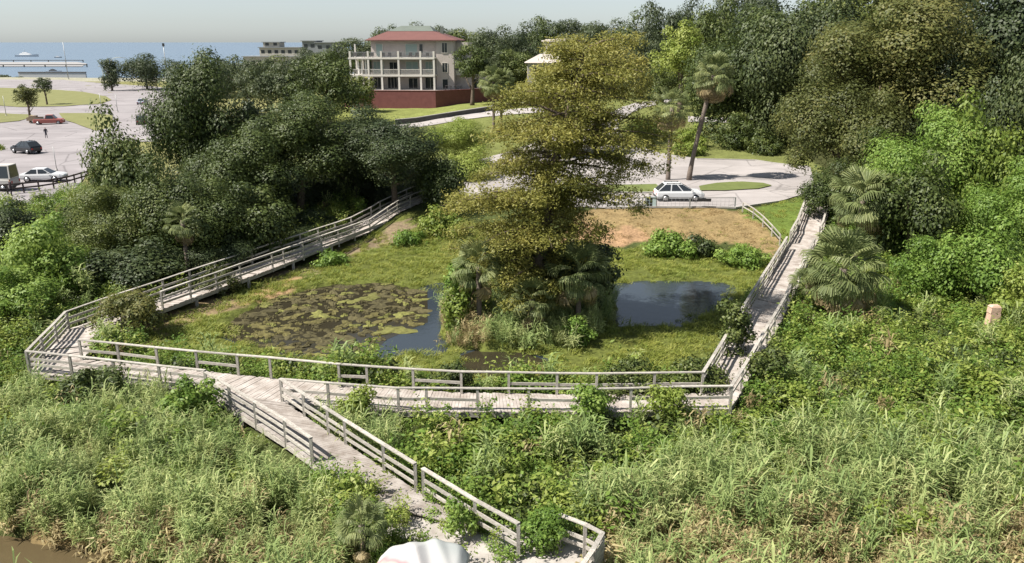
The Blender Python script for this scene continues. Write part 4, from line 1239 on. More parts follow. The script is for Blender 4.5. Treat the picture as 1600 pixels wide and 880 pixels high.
# tall grass round the island
x, y = rpts(-6, 8, 37, 50, 9, rng)
px, py = pix_of(x, y, .3)
k = inpoly(x, y, pz([(688, 540), (695, 470), (740, 440), (960, 450), (960, 500), (900, 545), (800, 548)])) & (py > 460)
x, y = x[k], y[k]; n = len(x)
s = np.clip(.55 + .15 * rng.normal(size=n), .25, .95)
idx = np.where((px[k] < 760) & (rng.random(n) < .7), 4, rng.integers(0, 4, n))
scatter_object('island_grass', np.stack([x, y, T(x, y)], 1), np.stack([s, s, s * .95], 1), idx, reeds,
               'long pale grass fringing the pond island', 'grass', rng, .25)

# floating mats on the left water
MATM = [mat('mat_a', (0.10, 0.088, 0.038), .95, var=.5, scale=3, col2=(.045, .038, .018), bump=.8),
        mat('mat_b', (0.15, 0.135, 0.045), .95, var=.4, scale=3, col2=(.06, .05, .02), bump=.8)]
def pad(seed, m_):
    r = random.Random(seed); mb = MB()
    n = 22
    ph = [r.uniform(0, 6.28) for _ in range(4)]
    a = [.8 + .28 * math.sin(2 * 6.283 * k / n + ph[0]) + .2 * math.sin(3 * 6.283 * k / n + ph[1]) + .14 * math.sin(5 * 6.283 * k / n + ph[2]) + r.uniform(-.1, .1) for k in range(n)]
    rings = [(1.0, -.06), (.98, .03), (.7, .085), (.35, .10)]
    v = [(math.cos(6.283 * k / n) * a[k] * q, math.sin(6.283 * k / n) * a[k] * q, z * .55 + r.uniform(-.025, .03)) for q, z in rings for k in range(n)] + [(0, 0, .1)]
    f = [(i * n + k, i * n + (k + 1) % n, (i + 1) * n + (k + 1) % n, (i + 1) * n + k) for i in range(3) for k in range(n)] + [(3 * n + k, 3 * n + (k + 1) % n, 4 * n) for k in range(n)]
    return mb.add(v, f).mesh('floating_mat', m_)
MATM.append(mat('mat_c', (0.19, 0.19, 0.055), .95, var=.4, scale=3, col2=(.085, .085, .025), bump=.8))
PADS = [pad(i, MATM[0 if i < 6 else (1 if i < 9 else 2)]) for i in range(12)]
rr = random.Random(3)
xs = [p[0] for p in W_MATS]; ys = [p[1] for p in W_MATS]
placed = []
tries = 0
while len(placed) < 295 and tries < 30000:
    tries += 1
    a, b = rr.uniform(min(xs), max(xs)), rr.uniform(min(ys), max(ys))
    if not inpoly(np.array([a]), np.array([b]), W_MATS)[0]: continue
    s = .2 + .95 * rr.random() ** 1.5
    if wob(a, b, .9, 3.3) < -.42 - .3 * rr.random(): continue
    if any(math.hypot(a - u, b - w) < (s + q) * .60 for u, w, q in placed): continue
    placed.append((a, b, s))
    br_ = wob(a, b, 1.5, .4) + rr.gauss(0, .4) < .1
    o = link('floating_mat', rr.choice(PADS[:6] if br_ else PADS[6:]), loc=(a, b, -.15 + rr.uniform(-.03, .02)))
    o.scale = (s, s * rr.uniform(.55, 1), 1); o.rotation_euler = (0, 0, rr.uniform(0, 6))
    wd_ = 'dark brown' if br_ else 'yellow green'
    sz_ = 'large' if s > .6 else 'small'
    tag(o, '%s %s mat of plants floating on the left pond water' % (sz_, wd_), 'floating mat', '%s %s floating mats' % (sz_, wd_))
# ================================================================ BUILDINGS
M['stucco'] = mat('cream_stucco', (0.46, 0.415, 0.385), .9, var=.12, scale=.8, col2=(.40, .355, .33))
M['trim'] = mat('white_trim', (0.58, 0.55, 0.50), .7, var=.08, scale=1.5)
M['redwall'] = mat('red_painted_brick', (0.19, 0.072, 0.068), .85, var=.3, scale=1.2, col2=(.14, .052, .05))
M['redroof'] = mat('red_roof_sheet', (0.145, 0.066, 0.058), .7, var=.25, scale=.7, col2=(.12, .055, .05))
M['greyroof'] = mat('grey_green_roof', (0.13, 0.15, 0.13), .7, var=.2, scale=.6)
M['blind'] = mat('pale_green_blind', (0.26, 0.33, 0.31), .4)
M['curtain'] = mat('white_curtain', (0.70, 0.69, 0.66), .8)
M['furn'] = mat('dark_furniture', (0.05, 0.045, 0.045), .6)
M['whitewall'] = mat('white_render', (0.40, 0.375, 0.33), .85, var=.1, scale=.8)
M['greywall'] = mat('grey_cladding', (0.22, 0.235, 0.25), .8, var=.15, scale=.4)

HY = 155.0
H0 = at(548, 139, HY)
house = thing('villa', (H0.x, HY, 7.45), 'cream three storey villa with columned galleries and red hip roof', 'house', rz=math.radians(-4))
def part(name, material, fn, parent=house, label=None):
    m = MB(); fn(m); o = m.build(name, material, parent)
    if label: o['label'] = label
    return o
Z2, Z3, ZE = 2.55, 5.65, 8.75
X0, X1, XM0, XM1, YB = 0.0, 15.9, 3.5, 19.3, 13.5
def shell(m):
    m.b2(XM0, XM1, 3.0, YB, -0.1, ZE)
    m.b2(X1 + .1, XM1 - .004, 2.2, 3.0, -0.1, ZE - .004)
wall = part('wall', M['stucco'], shell)
part('wing', M['stucco'], lambda m: (m.b2(XM1 + .01, XM1 + 2.2, 5.5, YB - 1, -.1, ZE - .3), m.b2(XM1 + .012, XM1 + 6.0, 4.8, 11, -.1, 2.4)))
part('wing_balcony', M['trim'], lambda m: (m.b2(XM1 + .02, XM1 + 4.2, 4.2, 5.4, 2.45, 2.65), m.b2(XM1 + .02, XM1 + 4.2, 4.2, 4.3, 2.65, 3.4), m.b2(XM1 + 2.3, XM1 + 2.45, 4.25, 4.4, 2.65, 5.0), m.b2(XM1 + .02, XM1 + 4.4, 4.1, 5.6, 5.0, 5.15)))
# roof: hipped, red below and grey green above
def hip(m, x0, x1, y0, y1, z0, x2, x3, y2, y3, z1, th=0.14):
    v = [(x0, y0, z0), (x1, y0, z0), (x1, y1, z0), (x0, y1, z0), (x2, y2, z1), (x3, y2, z1), (x3, y3, z1), (x2, y3, z1)]
    m.add(v, [(3, 2, 1, 0), (4, 5, 6, 7), (0, 1, 5, 4), (1, 2, 6, 5), (2, 3, 7, 6), (3, 0, 4, 7)])
rf = part('roof', M['redroof'], lambda m: (m.b2(XM0 - .75, XM1 + .75, 1.5, YB + .75, ZE + .002, ZE + .16), hip(m, XM0 - .7, XM1 + .7, 1.55, YB + .7, ZE + .162, XM0 + 3.0, XM1 - 4.2, 4.9, YB - 2.6, ZE + 1.75)))
part('roof_cap', M['greyroof'], lambda m: hip(m, XM0 + 2.9, XM1 - 4.1, 4.8, YB - 2.5, ZE + 1.752, XM0 + 5.0, XM1 - 5.2, 7.4, YB - 5.4, ZE + 2.75), rf)
part('chimney', M['greyroof'], lambda m: m.b2(XM1 - 3.2, XM1 - 2.6, 7, 7.6, ZE + 1.2, ZE + 2.6), rf)
# gallery: slabs, columns, railings
part('slab', M['trim'], lambda m: m.b2(X0 - .15, X1 + .12, -.15, 2.98, Z2 - .18, Z2 + .12))
part('slab', M['trim'], lambda m: m.b2(X0 - .15, X1 + .12, -.15, 2.98, Z3 - .18, Z3 + .12))
part('slab', M['stucco'], lambda m: m.b2(X0 - .1, XM0 - .02, 3.0, 10, Z2 - .15, Z2 + .1))
part('slab', M['stucco'], lambda m: m.b2(X0 - .1, XM0 - .02, 3.0, 10, Z3 - .15, Z3 + .1))
COLX = [(q - 548) / 8.25 for q in (549.5, 577.5, 598, 624.5, 658.5, 679)]
for cx in COLX:
    for z0, z1 in ((-.1, Z2 - .184), (Z2 + .124, Z3 - .184), (Z3 + .124, Z3 + 1.25)):
        part('column', M['trim'], lambda m: (m.b2(cx - .17, cx + .17, -.1, .24, z0, z1)))
for cx in (COLX[0],):
    for yy in (4.5, 9.2):
        part('column', M['trim'], lambda m: m.b2(cx - .15, cx + .15, yy, yy + .3, -.1, Z3 - .19))
part('pergola_post', M['trim'], lambda m: m.b2(.5, .75, 2.2, 2.45, Z3 + .124, ZE - .6))
for lv, (zb, hh) in enumerate(((Z2 + .125, 1.0), (Z3 + .125, 1.0))):
    for i in range(5):
        a, b = COLX[i] + .18, COLX[i + 1] - .18
        def rl(m):
            m.b2(a, b, -.02, .06, zb + hh - .08, zb + hh)
            m.b2(a, b, -.02, .06, zb + .08, zb + .14)
            k = int((b - a) / .16)
            for j in range(1, k):
                q = a + (b - a) * j / k
                m.b2(q - .018, q + .018, 0, .04, zb + .14, zb + hh - .08)
        part('railing', M['trim'] if lv == 0 else M['steel'], rl)
# glazing and doors
def window(x, z, w, h, y, glass=None, name='window', par=house, bars=1, fr=.07):
    f = MB()
    f.b2(x - w / 2 - fr, x - w / 2, y - .09, y - .003, z - fr, z + h + fr); f.b2(x + w / 2, x + w / 2 + fr, y - .09, y - .003, z - fr, z + h + fr)
    f.b2(x - w / 2, x + w / 2, y - .09, y - .003, z + h, z + h + fr); f.b2(x - w / 2, x + w / 2, y - .12, y - .003, z - fr, z)
    for k in range(bars):
        q = x - w / 2 + w * (k + 1) / (bars + 1)
        f.b2(q - .025, q + .025, y - .075, y - .03, z, z + h)
    o = f.build(name, M['trim'], par)
    g = MB(); g.b2(x - w / 2 + .004, x + w / 2 - .004, y - .04, y - .005, z + .004, z + h - .004)
    g.build('pane', glass or M['glass'], o)
bc = [(COLX[i] + COLX[i + 1]) / 2 for i in range(5)]
window(bc[1], .05, 1.9, 2.0, 3.0, bars=2, name='door')
window(bc[2], .05, 2.4, 2.05, 3.0, bars=3, name='door')
window(bc[3], .05, 1.7, 1.9, 3.0, bars=1, name='door')
window(bc[4], .05, 1.9, 2.05, 3.0, bars=1, name='door')
window(bc[1], Z2 + .2, 1.9, 2.2, 3.0, M['blind'], bars=2)
window(bc[2], Z2 + .2, 1.5, 2.1, 3.0, bars=1, name='door')
window(bc[3] - .1, Z2 + .9, 2.3, 1.5, 3.0, M['blind'], bars=1)
window(bc[4], Z2 + .5, 1.7, 1.9, 3.0, M['blind'], bars=2)
window(XM0 + 1.6, Z3 + .3, 1.2, 2.2, 3.0, M['blind'], bars=0)
window(11.2, Z3 + .5, 2.2, 2.0, 3.0, M['blind'], bars=0)
window(13.05, Z3 + .9, .65, 1.6, 3.0, bars=0)
window(17.6, Z3 + .95, .95, 1.75, 2.2, bars=1)
window(17.6, Z2 + .55, .95, 1.65, 2.2, bars=1)
window(17.6, .05, 1.0, 1.75, 2.2, bars=0, name='door')
window(XM1 + 1.3, Z3 + .9, .6, 1.3, 5.5, bars=0)
window(XM1 + 3.6, .05, .8, 1.7, 4.8, bars=0, name='door')
for k, q in enumerate((1.1, 1.75, 2.5)):
    part('curtain', M['curtain'], lambda m: m.b2(q - .16, q + .16, 2.2, 2.34, Z2 + .13, Z3 - .2))
part('screen', M['furn'], lambda m: m.b2(.35, 3.25, 2.6, 2.7, Z2 + .14, Z2 + .95))
rr = random.Random(9)
for i in range(9):
    q = .9 + i * 1.7 + rr.uniform(-.3, .3)
    part('deck_chair', M['furn'], lambda m: (m.b2(q - .3, q + .3, .7, 1.25, Z3 + .35, Z3 + .5), m.b2(q - .3, q + .3, 1.2, 1.32, Z3 + .5, Z3 + 1.0), m.b2(q - .28, q - .2, .75, .85, Z3 + .124, Z3 + .35), m.b2(q + .2, q + .28, .75, .85, Z3 + .124, Z3 + .35)))
# red terrace wall
tw = thing('terrace_wall', (H0.x, HY, 5.0), 'low red brick terrace wall in front of the villa', 'wall', rz=math.radians(-4))
TP = [(-4.0, 9.0), (-1.0, -1.2), (1.0, -3.2), (16.6, -3.4), (21.5, .6), (25.5, 5.5), (27.5, 12)]
base = [Vector((a, b, 0)) for a, b in TP]
def ribbon(m, z0, z1, o0, o1):
    n = len(base)
    for i in range(n - 1):
        a, b = base[i], base[i + 1]
        d = (b - a).normalized(); nn = Vector((d.y, -d.x, 0))
        q = [a + nn * o0, b + nn * o0, b + nn * o1, a + nn * o1]
        m.add([(p_.x, p_.y, z0) for p_ in q] + [(p_.x, p_.y, z1) for p_ in q], [(3, 2, 1, 0), (4, 5, 6, 7), (0, 1, 5, 4), (1, 2, 6, 5), (2, 3, 7, 6), (3, 0, 4, 7)])
part('wall', M['redwall'], lambda m: ribbon(m, -.8, 2.40, 0, -.3), tw)
part('coping', M['redwall'], lambda m: ribbon(m, 2.401, 2.5, .06, -.36), tw)
part('terrace_floor', M['kerb'], lambda m: m.prism([(a, b + .05) for a, b in TP] + [(-4, 14)], 2.0, 2.38), tw)
for i, (q, yy) in enumerate(((18.5, -.2), (20.2, 1.2))):
    t = thing('terrace_table', tuple(house.matrix_basis @ Vector((q, yy, 0))), 'dark table with chairs on the villa terrace, %s one' % ('left', 'right')[i], 'table')
    part('table_top', M['furn'], lambda m: m.b2(-.6, .6, -.4, .4, .7, .76), t)
    for sx in (-.5, .5):
        part('leg', M['furn'], lambda m: m.b2(sx - .04, sx + .04, -.3, .3, -.08, .7), t)

# low dark wall along the road under the lawn
rw = thing('road_wall', tuple(G(650, 192)), 'long low dark wall between the lawn and the road', 'wall')
pts = [G(a, b) for a, b in ((618, 195), (650, 192), (700, 184), (745, 177), (792, 170), (840, 166))]
M['darkstone'] = mat('dark_stained_concrete', (.10, .095, .09), .9, var=.3, scale=1)
def roadwall(m, off, z0, z1, w):
    for i in range(len(pts) - 1):
        a, b = pts[i] - rw.location, pts[i + 1] - rw.location
        d = (b - a).normalized(); nn = Vector((-d.y, d.x, 0)) * w / 2
        q = [a - nn, b - nn, b + nn, a + nn]
        m.add([(p_.x, p_.y, p_.z + z0) for p_ in q] + [(p_.x, p_.y, p_.z + z1) for p_ in q], [(3, 2, 1, 0), (4, 5, 6, 7), (0, 1, 5, 4), (1, 2, 6, 5), (2, 3, 7, 6), (3, 0, 4, 7)])
part('wall', M['darkstone'], lambda m: roadwall(m, 0, -.3, .75, .3), rw)
part('coping', M['kerb'], lambda m: roadwall(m, 0, .751, .85, .42), rw)

# round white house on the hill
c = at(881, 70, 172)
rh = thing('round_house', (c.x, 172, tz(c.x, 172)), 'white round tower house with flat roof on the hill', 'house')
zt = at(881, 61, 172).z - rh.location.z
def drum(m, r, z0, z1, n=28, cx=0, cy=0): m.prism([(cx + r * math.cos(6.2832 * k / n), cy + r * math.sin(6.2832 * k / n)) for k in range(n)], z0, z1)
part('wall', M['whitewall'], lambda m: drum(m, 4.2, -.3, zt - .5), rh)
part('roof', M['stucco'], lambda m: (drum(m, 4.6, zt - .5, zt - .25), drum(m, 3.8, zt - .249, zt - .05), drum(m, 1.6, zt - .049, zt + .12)), rh)
part('wing', M['whitewall'], lambda m: m.b2(-7.5, 2.0, -5.5, -1.0, -.3, zt - 4.6), rh)
part('wing_roof', M['stucco'], lambda m: hip(m, -8.1, 2.6, -6.1, -.4, zt - 4.59, -5.0, -.5, -3.6, -2.9, zt - 2.9), rh)
for k in range(5):
    a = -2.4 + k * .42
    part('window', M['glass'], lambda m: m.box((0, 0, 0), (.75, .12, 1.5), Matrix.Translation((4.18 * math.cos(a), 4.18 * math.sin(a), zt - 2.0)) @ Matrix.Rotation(a + math.pi / 2, 4, 'Z')), rh)
for k in range(3):
    part('window', M['glass'], lambda m: m.b2(-6.6 + k * 2.6, -5.2 + k * 2.6, -5.53, -5.49, zt - 7.4, zt - 5.6), rh)

# far buildings by the water
def block(name, label, px0, px1, row_top, Yd, tiers, wallm, roofm, cat='building'):
    c = at((px0 + px1) / 2, row_top, Yd)
    t = thing(name, (c.x, Yd, tz(c.x, Yd)), label, cat)
    W = (px1 - px0) / ppm(Yd, 10); Ht = c.z - t.location.z
    for i, (u0, u1, h0, h1, y0, y1) in enumerate(tiers):
        a, b = (u0 - .5) * W, (u1 - .5) * W
        part('wall', wallm, lambda m: m.b2(a, b, y0, y1, h0 * Ht - (.4 if h0 == 0 else -.16), h1 * Ht - .15), t)
        part('roof', roofm, lambda m: m.b2(a - .5, b + .5, y0 - .5, y1 + .5, h1 * Ht - .149, h1 * Ht + .15), t)
        n = max(2, int((b - a) / 2.6)); fl = max(1, int((h1 - h0) * Ht / 3.2))
        for f_ in range(fl):
            for k in range(n):
                q = a + (b - a) * (k + .5) / n; zz = h0 * Ht + (h1 - h0) * Ht * (f_ + .35) / fl
                part('window', M['glass'], lambda m: m.b2(q - .75, q + .75, y0 - .04, y0 + .02, zz, zz + 1.3), t)
    return t
block('marina_building', 'long low white marina building with stepped flat roofs', 378, 468, 66, 345,
      [(0, 1, 0, .62, 0, 14), (.28, .98, .62, .86, 1, 12), (.34, .62, .86, 1.0, 2, 10)], M['whitewall'], M['greywall'])
block('office_building', 'grey boxy building on the skyline left of the villa', 472, 532, 64, 335, [(0, .35, 0, 1.0, 0, 12), (.36, 1, 0, .96, -1, 12)], M['greywall'], M['greywall'])
# ================================================================ VEHICLES
PAINT = {
    'white': mat('white_car_paint', (.6, .61, .62), .28, spec=.5), 'black': mat('black_car_paint', (.022, .024, .028), .25, spec=.5),
    'red': mat('faded_red_paint', (.30, .10, .085), .5), 'silver': mat('silver_blue_paint', (.38, .41, .47), .3, metal=.4),
    'grey': mat('dark_grey_paint', (.05, .052, .055), .3, spec=.5), 'tan': mat('tan_paint', (.32, .24, .16), .6), 'cream': mat('cream_van_paint', (.46, .44, .41), .5)}
M['lamp_r'] = mat('red_lamp_glass', (.35, .02, .02), .2); M['lamp_w'] = mat('clear_lamp_glass', (.75, .75, .72), .15)
def loft(m, rings):
    n = len(rings[0]); v = [p_ for r in rings for p_ in r]
    f = [(i * n + k, i * n + (k + 1) % n, (i + 1) * n + (k + 1) % n, (i + 1) * n + k) for i in range(len(rings) - 1) for k in range(n)]
    f += [tuple(range(n - 1, -1, -1)), tuple((len(rings) - 1) * n + k for k in range(n))]
    m.add(v, f, False)
def vehicle(name, label, px, py, rz, paint, style='suv', cat='car', parent_loc=None):
    """+X is the front"""
    p_ = G(px, py) if parent_loc is None else parent_loc
    t = thing(name, (p_.x, p_.y, p_.z + .09), label, cat, rz=rz)
    P = PAINT[paint]
    if style == 'suv':   Lh, W, zb, zr, roof, belt = 2.28, .92, .97, 1.63, (-1.45, .12), (-2.2, 1.3); hood = .9
    elif style == 'sedan': Lh, W, zb, zr, roof, belt = 2.3, .89, .90, 1.43, (-.95, .25), (-1.75, 1.1); hood = .86
    elif style == 'van': Lh, W, zb, zr, roof, belt = 3.2, 1.05, 1.25, 2.65, (-3.1, 2.2), (-3.15, 2.9); hood = 1.2
    else:                Lh, W, zb, zr, roof, belt = 2.6, .93, 1.05, 1.78, (-.35, .75), (-.55, 1.35); hood = 1.02     # pickup
    st = [(-Lh, .45, zb * .86, .86), (-Lh + .12, .32, zb, .96), (-Lh * .55, .30, zb, 1), (0, .28, zb, 1), (belt[1], .28, zb, 1), (Lh - .35, .30, hood, .97), (Lh - .08, .34, hood * .86, .90), (Lh, .42, hood * .7, .80)]
    m = MB()
    loft(m, [[(x, -W * k * .93, z0), (x, -W * k, z0 + .18), (x, -W * k, z1 - .16), (x, -W * k * .94, z1), (x, W * k * .94, z1), (x, W * k, z1 - .16), (x, W * k, z0 + .18), (x, W * k * .93, z0)] for x, z0, z1, k in st])
    b = m.build('body', P, t)
    m = MB(); wb, wt = W * .93, W * .76
    m.add([(belt[0], -wb, zb - .02), (belt[1], -wb, zb - .02), (belt[1], wb, zb - .02), (belt[0], wb, zb - .02), (roof[0], -wt, zr), (roof[1], -wt, zr), (roof[1], wt, zr), (roof[0], wt, zr)],
          [(3, 2, 1, 0), (4, 5, 6, 7), (0, 1, 5, 4), (1, 2, 6, 5), (2, 3, 7, 6), (3, 0, 4, 7)])
    m.build('cabin', P, t)
    def quad(a, b_, c, d, nm):
        a, b_, c, d = map(Vector, (a, b_, c, d)); ce = (a + b_ + c + d) / 4
        nn = (b_ - a).cross(d - a).normalized()
        if nn.dot(ce - Vector((0, 0, .8))) < 0: nn = -nn
        q = [ce + (u - ce) * .86 for u in (a, b_, c, d)]
        mm_ = MB(); mm_.add([u - nn * .01 for u in q] + [u + nn * .012 for u in q], [(3, 2, 1, 0), (4, 5, 6, 7), (0, 1, 5, 4), (1, 2, 6, 5), (2, 3, 7, 6), (3, 0, 4, 7)])
        mm_.build(nm, M['glass'], t)
    lp = lambda a, c, f_: a + (c - a) * f_
    quad((belt[1], -wb, zb), (belt[1], wb, zb), (roof[1], wt, zr), (roof[1], -wt, zr), 'windscreen')
    quad((belt[0], -wb, zb), (belt[0], wb, zb), (roof[0], wt, zr), (roof[0], -wt, zr), 'rear_window')
    ks = (0, .36, .68, 1) if style in ('suv', 'van') else ((0, .5, 1) if style == 'sedan' else (0, 1))
    for s in (-1, 1):
        for i in range(len(ks) - 1):
            if style == 'van' and i == 0: pass
            x0, x1 = lp(belt[0], belt[1], ks[i]), lp(belt[0], belt[1], ks[i + 1]); x2, x3 = lp(roof[0], roof[1], ks[i]), lp(roof[0], roof[1], ks[i + 1])
            quad((x0, s * wb, zb), (x1, s * wb, zb), (x3, s * wt, zr), (x2, s * wt, zr), 'side_window')
        for x in (-Lh + .85, Lh - .88):
            m = MB(); m.tube([(x, s * (W - .22), .34), (x, s * (W + .015), .34)], .345, 16); w_ = m.build('wheel', M['rubber'], t)
            m = MB(); m.tube([(x, s * (W + .0), .34), (x, s * (W + .03), .34)], .22, 12); m.build('rim', M['chrome'], w_)
        m = MB(); m.b2(Lh - .16, Lh - .02, s * W * .62 - .16, s * W * .62 + .16, hood * .70, hood * .86); m.build('headlight', M['lamp_w'], t)
        m = MB(); m.b2(-Lh - .012, -Lh + .1, s * W * .72 - .12, s * W * .72 + .12, zb * .62, zb * .84); m.build('tail_light', M['lamp_r'], t)
        m = MB(); m.b2(belt[1] - .35, belt[1] - .15, s * (W + .02), s * (W + .2), zb, zb + .15); m.build('mirror', P, t)
    if style == 'suv':
        for s in (-1, 1):
            m = MB(); m.b2(roof[0] + .1, roof[1] - .1, s * wt * .86 - .03, s * wt * .86 + .03, zr + .04, zr + .09)
            for x in (roof[0] + .2, -.65, roof[1] - .2): m.b2(x - .04, x + .04, s * wt * .86 - .025, s * wt * .86 + .025, zr - .01, zr + .041)
            m.build('roof_rail', M['dark'], t)
    if style == 'pickup':
        m = MB(); m.b2(-Lh + .1, belt[0] - .1, -W * .84, W * .84, zb - .06, zb + .012); m.build('bed_liner', M['dark'], t)
    m = MB(); m.b2(-Lh - .03, -Lh + .12, -W * .8, W * .8, .38, .55); m.build('bumper', M['dark'], t)
    return t
vehicle('parked_car', 'white estate car parked behind the wire fence by two palms', 1060, 314, 0.02, 'white', 'suv')
vehicle('parked_car', 'black car parked alone on the left lot', 42, 240, math.radians(155), 'black', 'suv')
vehicle('moving_car', 'silver blue car on the far drive behind the wood', 223, 164, math.radians(100), 'silver', 'sedan')
vehicle('moving_car', 'dark grey car on the drive beside the wood', 221, 195, math.radians(115), 'grey', 'suv')
tr = vehicle('pickup_truck', 'faded red pickup truck stopped on the lot', 78, 195, math.radians(15), 'red', 'pickup', 'truck')
vehicle('parked_car', 'white car parked behind the dark rail fence', 70, 284, math.radians(8), 'white', 'sedan')
vehicle('camper_van', 'cream camper van at the left picture edge', -22, 298, math.radians(184), 'cream', 'van', 'van')
c = G(56, 193)
tl = thing('trailer', (c.x, c.y, c.z + .09), 'small tan utility trailer behind the red pickup', 'trailer', rz=math.radians(15))
part('bed', PAINT['tan'], lambda m: (m.b2(-1.3, 1.3, -.8, .8, .5, .62), m.b2(-1.3, 1.3, -.8, -.74, .62, 1.1), m.b2(-1.3, 1.3, .74, .8, .62, 1.1), m.b2(-1.3, -1.24, -.74, .74, .62, 1.1), m.b2(1.24, 1.3, -.74, .74, .62, 1.1)), tl)
part('drawbar', M['dark'], lambda m: m.tube([(1.3, 0, .5), (2.3, 0, .45)], .05, 6), tl)
part('load', PAINT['tan'], lambda m: m.b2(-.9, .4, -.6, .6, .63, 1.4), tl)
for s in (-1, 1): part('wheel', M['rubber'], lambda m: m.tube([(0, s * .82, .3), (0, s * 1.0, .3)], .3, 14), tl)

# ================================================================ PEOPLE (far away, a dozen pixels tall)
def person(label, px, py, rz, top, legs):
    p_ = G(px, py)
    J = {'pel': (0, 0, .93), 'ch': (0, .0, 1.32), 'nk': (0, .01, 1.5), 'hd': (0, -.02, 1.63), 'ht': (0, -.01, 1.74),
         'ls': (.19, 0, 1.43), 'le': (.25, .03, 1.15), 'lh': (.25, -.08, .92), 'rs': (-.19, 0, 1.43), 're': (-.25, .03, 1.15), 'rh': (-.24, -.1, .93),
         'lk': (.11, -.03, .5), 'la': (.12, .03, .08), 'lt': (.13, -.14, .04), 'rk': (-.11, .02, .5), 'ra': (-.13, .06, .08), 'rt': (-.14, -.10, .04)}
    R_ = {'pel': .16, 'ch': .17, 'nk': .065, 'hd': .1, 'ht': .075, 'ls': .08, 'le': .055, 'lh': .04, 'rs': .08, 're': .055, 'rh': .04, 'lk': .075, 'la': .05, 'lt': .045, 'rk': .075, 'ra': .05, 'rt': .045}
    E = [('pel', 'ch'), ('ch', 'nk'), ('nk', 'hd'), ('hd', 'ht'), ('ch', 'ls'), ('ls', 'le'), ('le', 'lh'), ('ch', 'rs'), ('rs', 're'), ('re', 'rh'), ('pel', 'lk'), ('lk', 'la'), ('la', 'lt'), ('pel', 'rk'), ('rk', 'ra'), ('ra', 'rt')]
    ks = list(J)
    me_ = bpy.data.meshes.new('person')
    me_.from_pydata([J[k] for k in ks], [(ks.index(a), ks.index(b)) for a, b in E], [])
    o = link('person', me_, loc=(p_.x, p_.y, p_.z + .085))
    o.rotation_euler = (0, 0, rz)
    md = o.modifiers.new('skin', 'SKIN')
    for i, k in enumerate(ks):
        me_.skin_vertices[0].data[i].radius = (R_[k], R_[k] * .85)
    me_.skin_vertices[0].data[0].use_root = True
    s = o.modifiers.new('sub', 'SUBSURF'); s.levels = 1; s.render_levels = 1
    # clothes by height: trousers, top, skin, hair
    m = bpy.data.materials.new('clothes'); m.use_nodes = True
    nt = m.node_tree; pb = nt.nodes['Principled BSDF']; pb.inputs['Roughness'].default_value = .85
    tc = nt.nodes.new('ShaderNodeTexCoord'); sp = nt.nodes.new('ShaderNodeSeparateXYZ'); cr = nt.nodes.new('ShaderNodeValToRGB')
    dv = nt.nodes.new('ShaderNodeMath'); dv.operation = 'DIVIDE'; dv.inputs[1].default_value = 1.8
    nt.links.new(tc.outputs['Object'], sp.inputs[0]); nt.links.new(sp.outputs['Z'], dv.inputs[0]); nt.links.new(dv.outputs[0], cr.inputs[0]); nt.links.new(cr.outputs[0], pb.inputs['Base Color'])
    e = cr.color_ramp.elements; cr.color_ramp.interpolation = 'CONSTANT'
    while len(e) < 5: e.new(.5)
    for i, (ps, cc) in enumerate(((0, (.03, .03, .03)), (.06, legs), (.54, top), (.83, (.35, .2, .14)), (.93, (.03, .02, .015)))):
        e[i].position = ps; e[i].color = (*cc, 1)
    me_.materials.append(m)
    return tag(o, label, 'person')
person('person in dark clothes standing on the left lot below the red pickup', 73, 217, .6, (.03, .03, .04), (.035, .035, .05))
person('person in dark clothes standing by the rail fence at the left', 19, 308, 2.4, (.035, .02, .025), (.03, .025, .03))

# ================================================================ FENCES, POLES, SMALL THINGS
def span_fence(name, label, pix, hz, spacing, rails, material, pw=.09, rw_=.10, rt=.05, zoff=.08):
    P = [G(a, b) for a, b in pix]
    t = thing(name, tuple(P[0]), label, 'fence')
    P0 = [Vector((q.x, q.y, 0)) for q in P]
    n = max(1, round(polylen(P0) / spacing))
    q = [along(P0, i / n) for i in range(n + 1)]
    q = [Vector((u.x, u.y, tz(u.x, u.y) + zoff)) for u in q]
    for u in q: beam('post', u - Vector((0, 0, .3)), u + Vector((0, 0, hz)), pw, pw, material, t)
    for i in range(n):
        for r in rails: beam('rail', q[i] + Vector((0, 0, r)), q[i + 1] + Vector((0, 0, r)), rt, rw_, material, t)
    return t
M['creosote'] = mat('dark_stained_wood', (.075, .06, .055), .85, var=.4, scale=3)
span_fence('rail_fence', 'dark wooden rail fence along the left parking lot', [(-70, 312), (20, 304), (105, 292), (150, 279)], 1.05, 1.5, (.95, .5), M['creosote'], .12, .16, .06)
wf = span_fence('wire_fence', 'thin post and wire fence on the bank in front of the white car', [(930, 327), (981, 326.5), (1087, 326.5), (1148, 326)], .95, 4.0, (.93,), M['steel'], .10, .04, .04)
P0 = [G(930, 327), G(1148, 326)]
for k in range(6):
    z = .15 + k * .14
    o = MB().tube([q + Vector((0, 0, .08 + z)) - wf.location for q in P0], .007, 4).build('wire', M['steel'], wf)
for k in range(34):
    q = P0[0].lerp(P0[1], (k + .5) / 34)
    MB().tube([q + Vector((0, 0, .1)) - wf.location, q + Vector((0, 0, .98)) - wf.location], .007, 4).build('wire', M['steel'], wf)
beam('sign_board', G(1090, 326) + Vector((0, -.08, .82)), G(1110, 326) + Vector((0, -.08, .78)), .03, .28, M['dark'], wf)
c = G(1018, 325)
nb = thing('notice_board', (c.x, c.y - .15, c.z), 'small pale notice board with dark squares on the wire fence', 'sign')
M['palebl'] = mat('pale_blue_board', (.45, .55, .55), .5)
part('board', M['palebl'], lambda m: m.b2(-.55, .35, -.03, .03, .15, 1.05), nb)
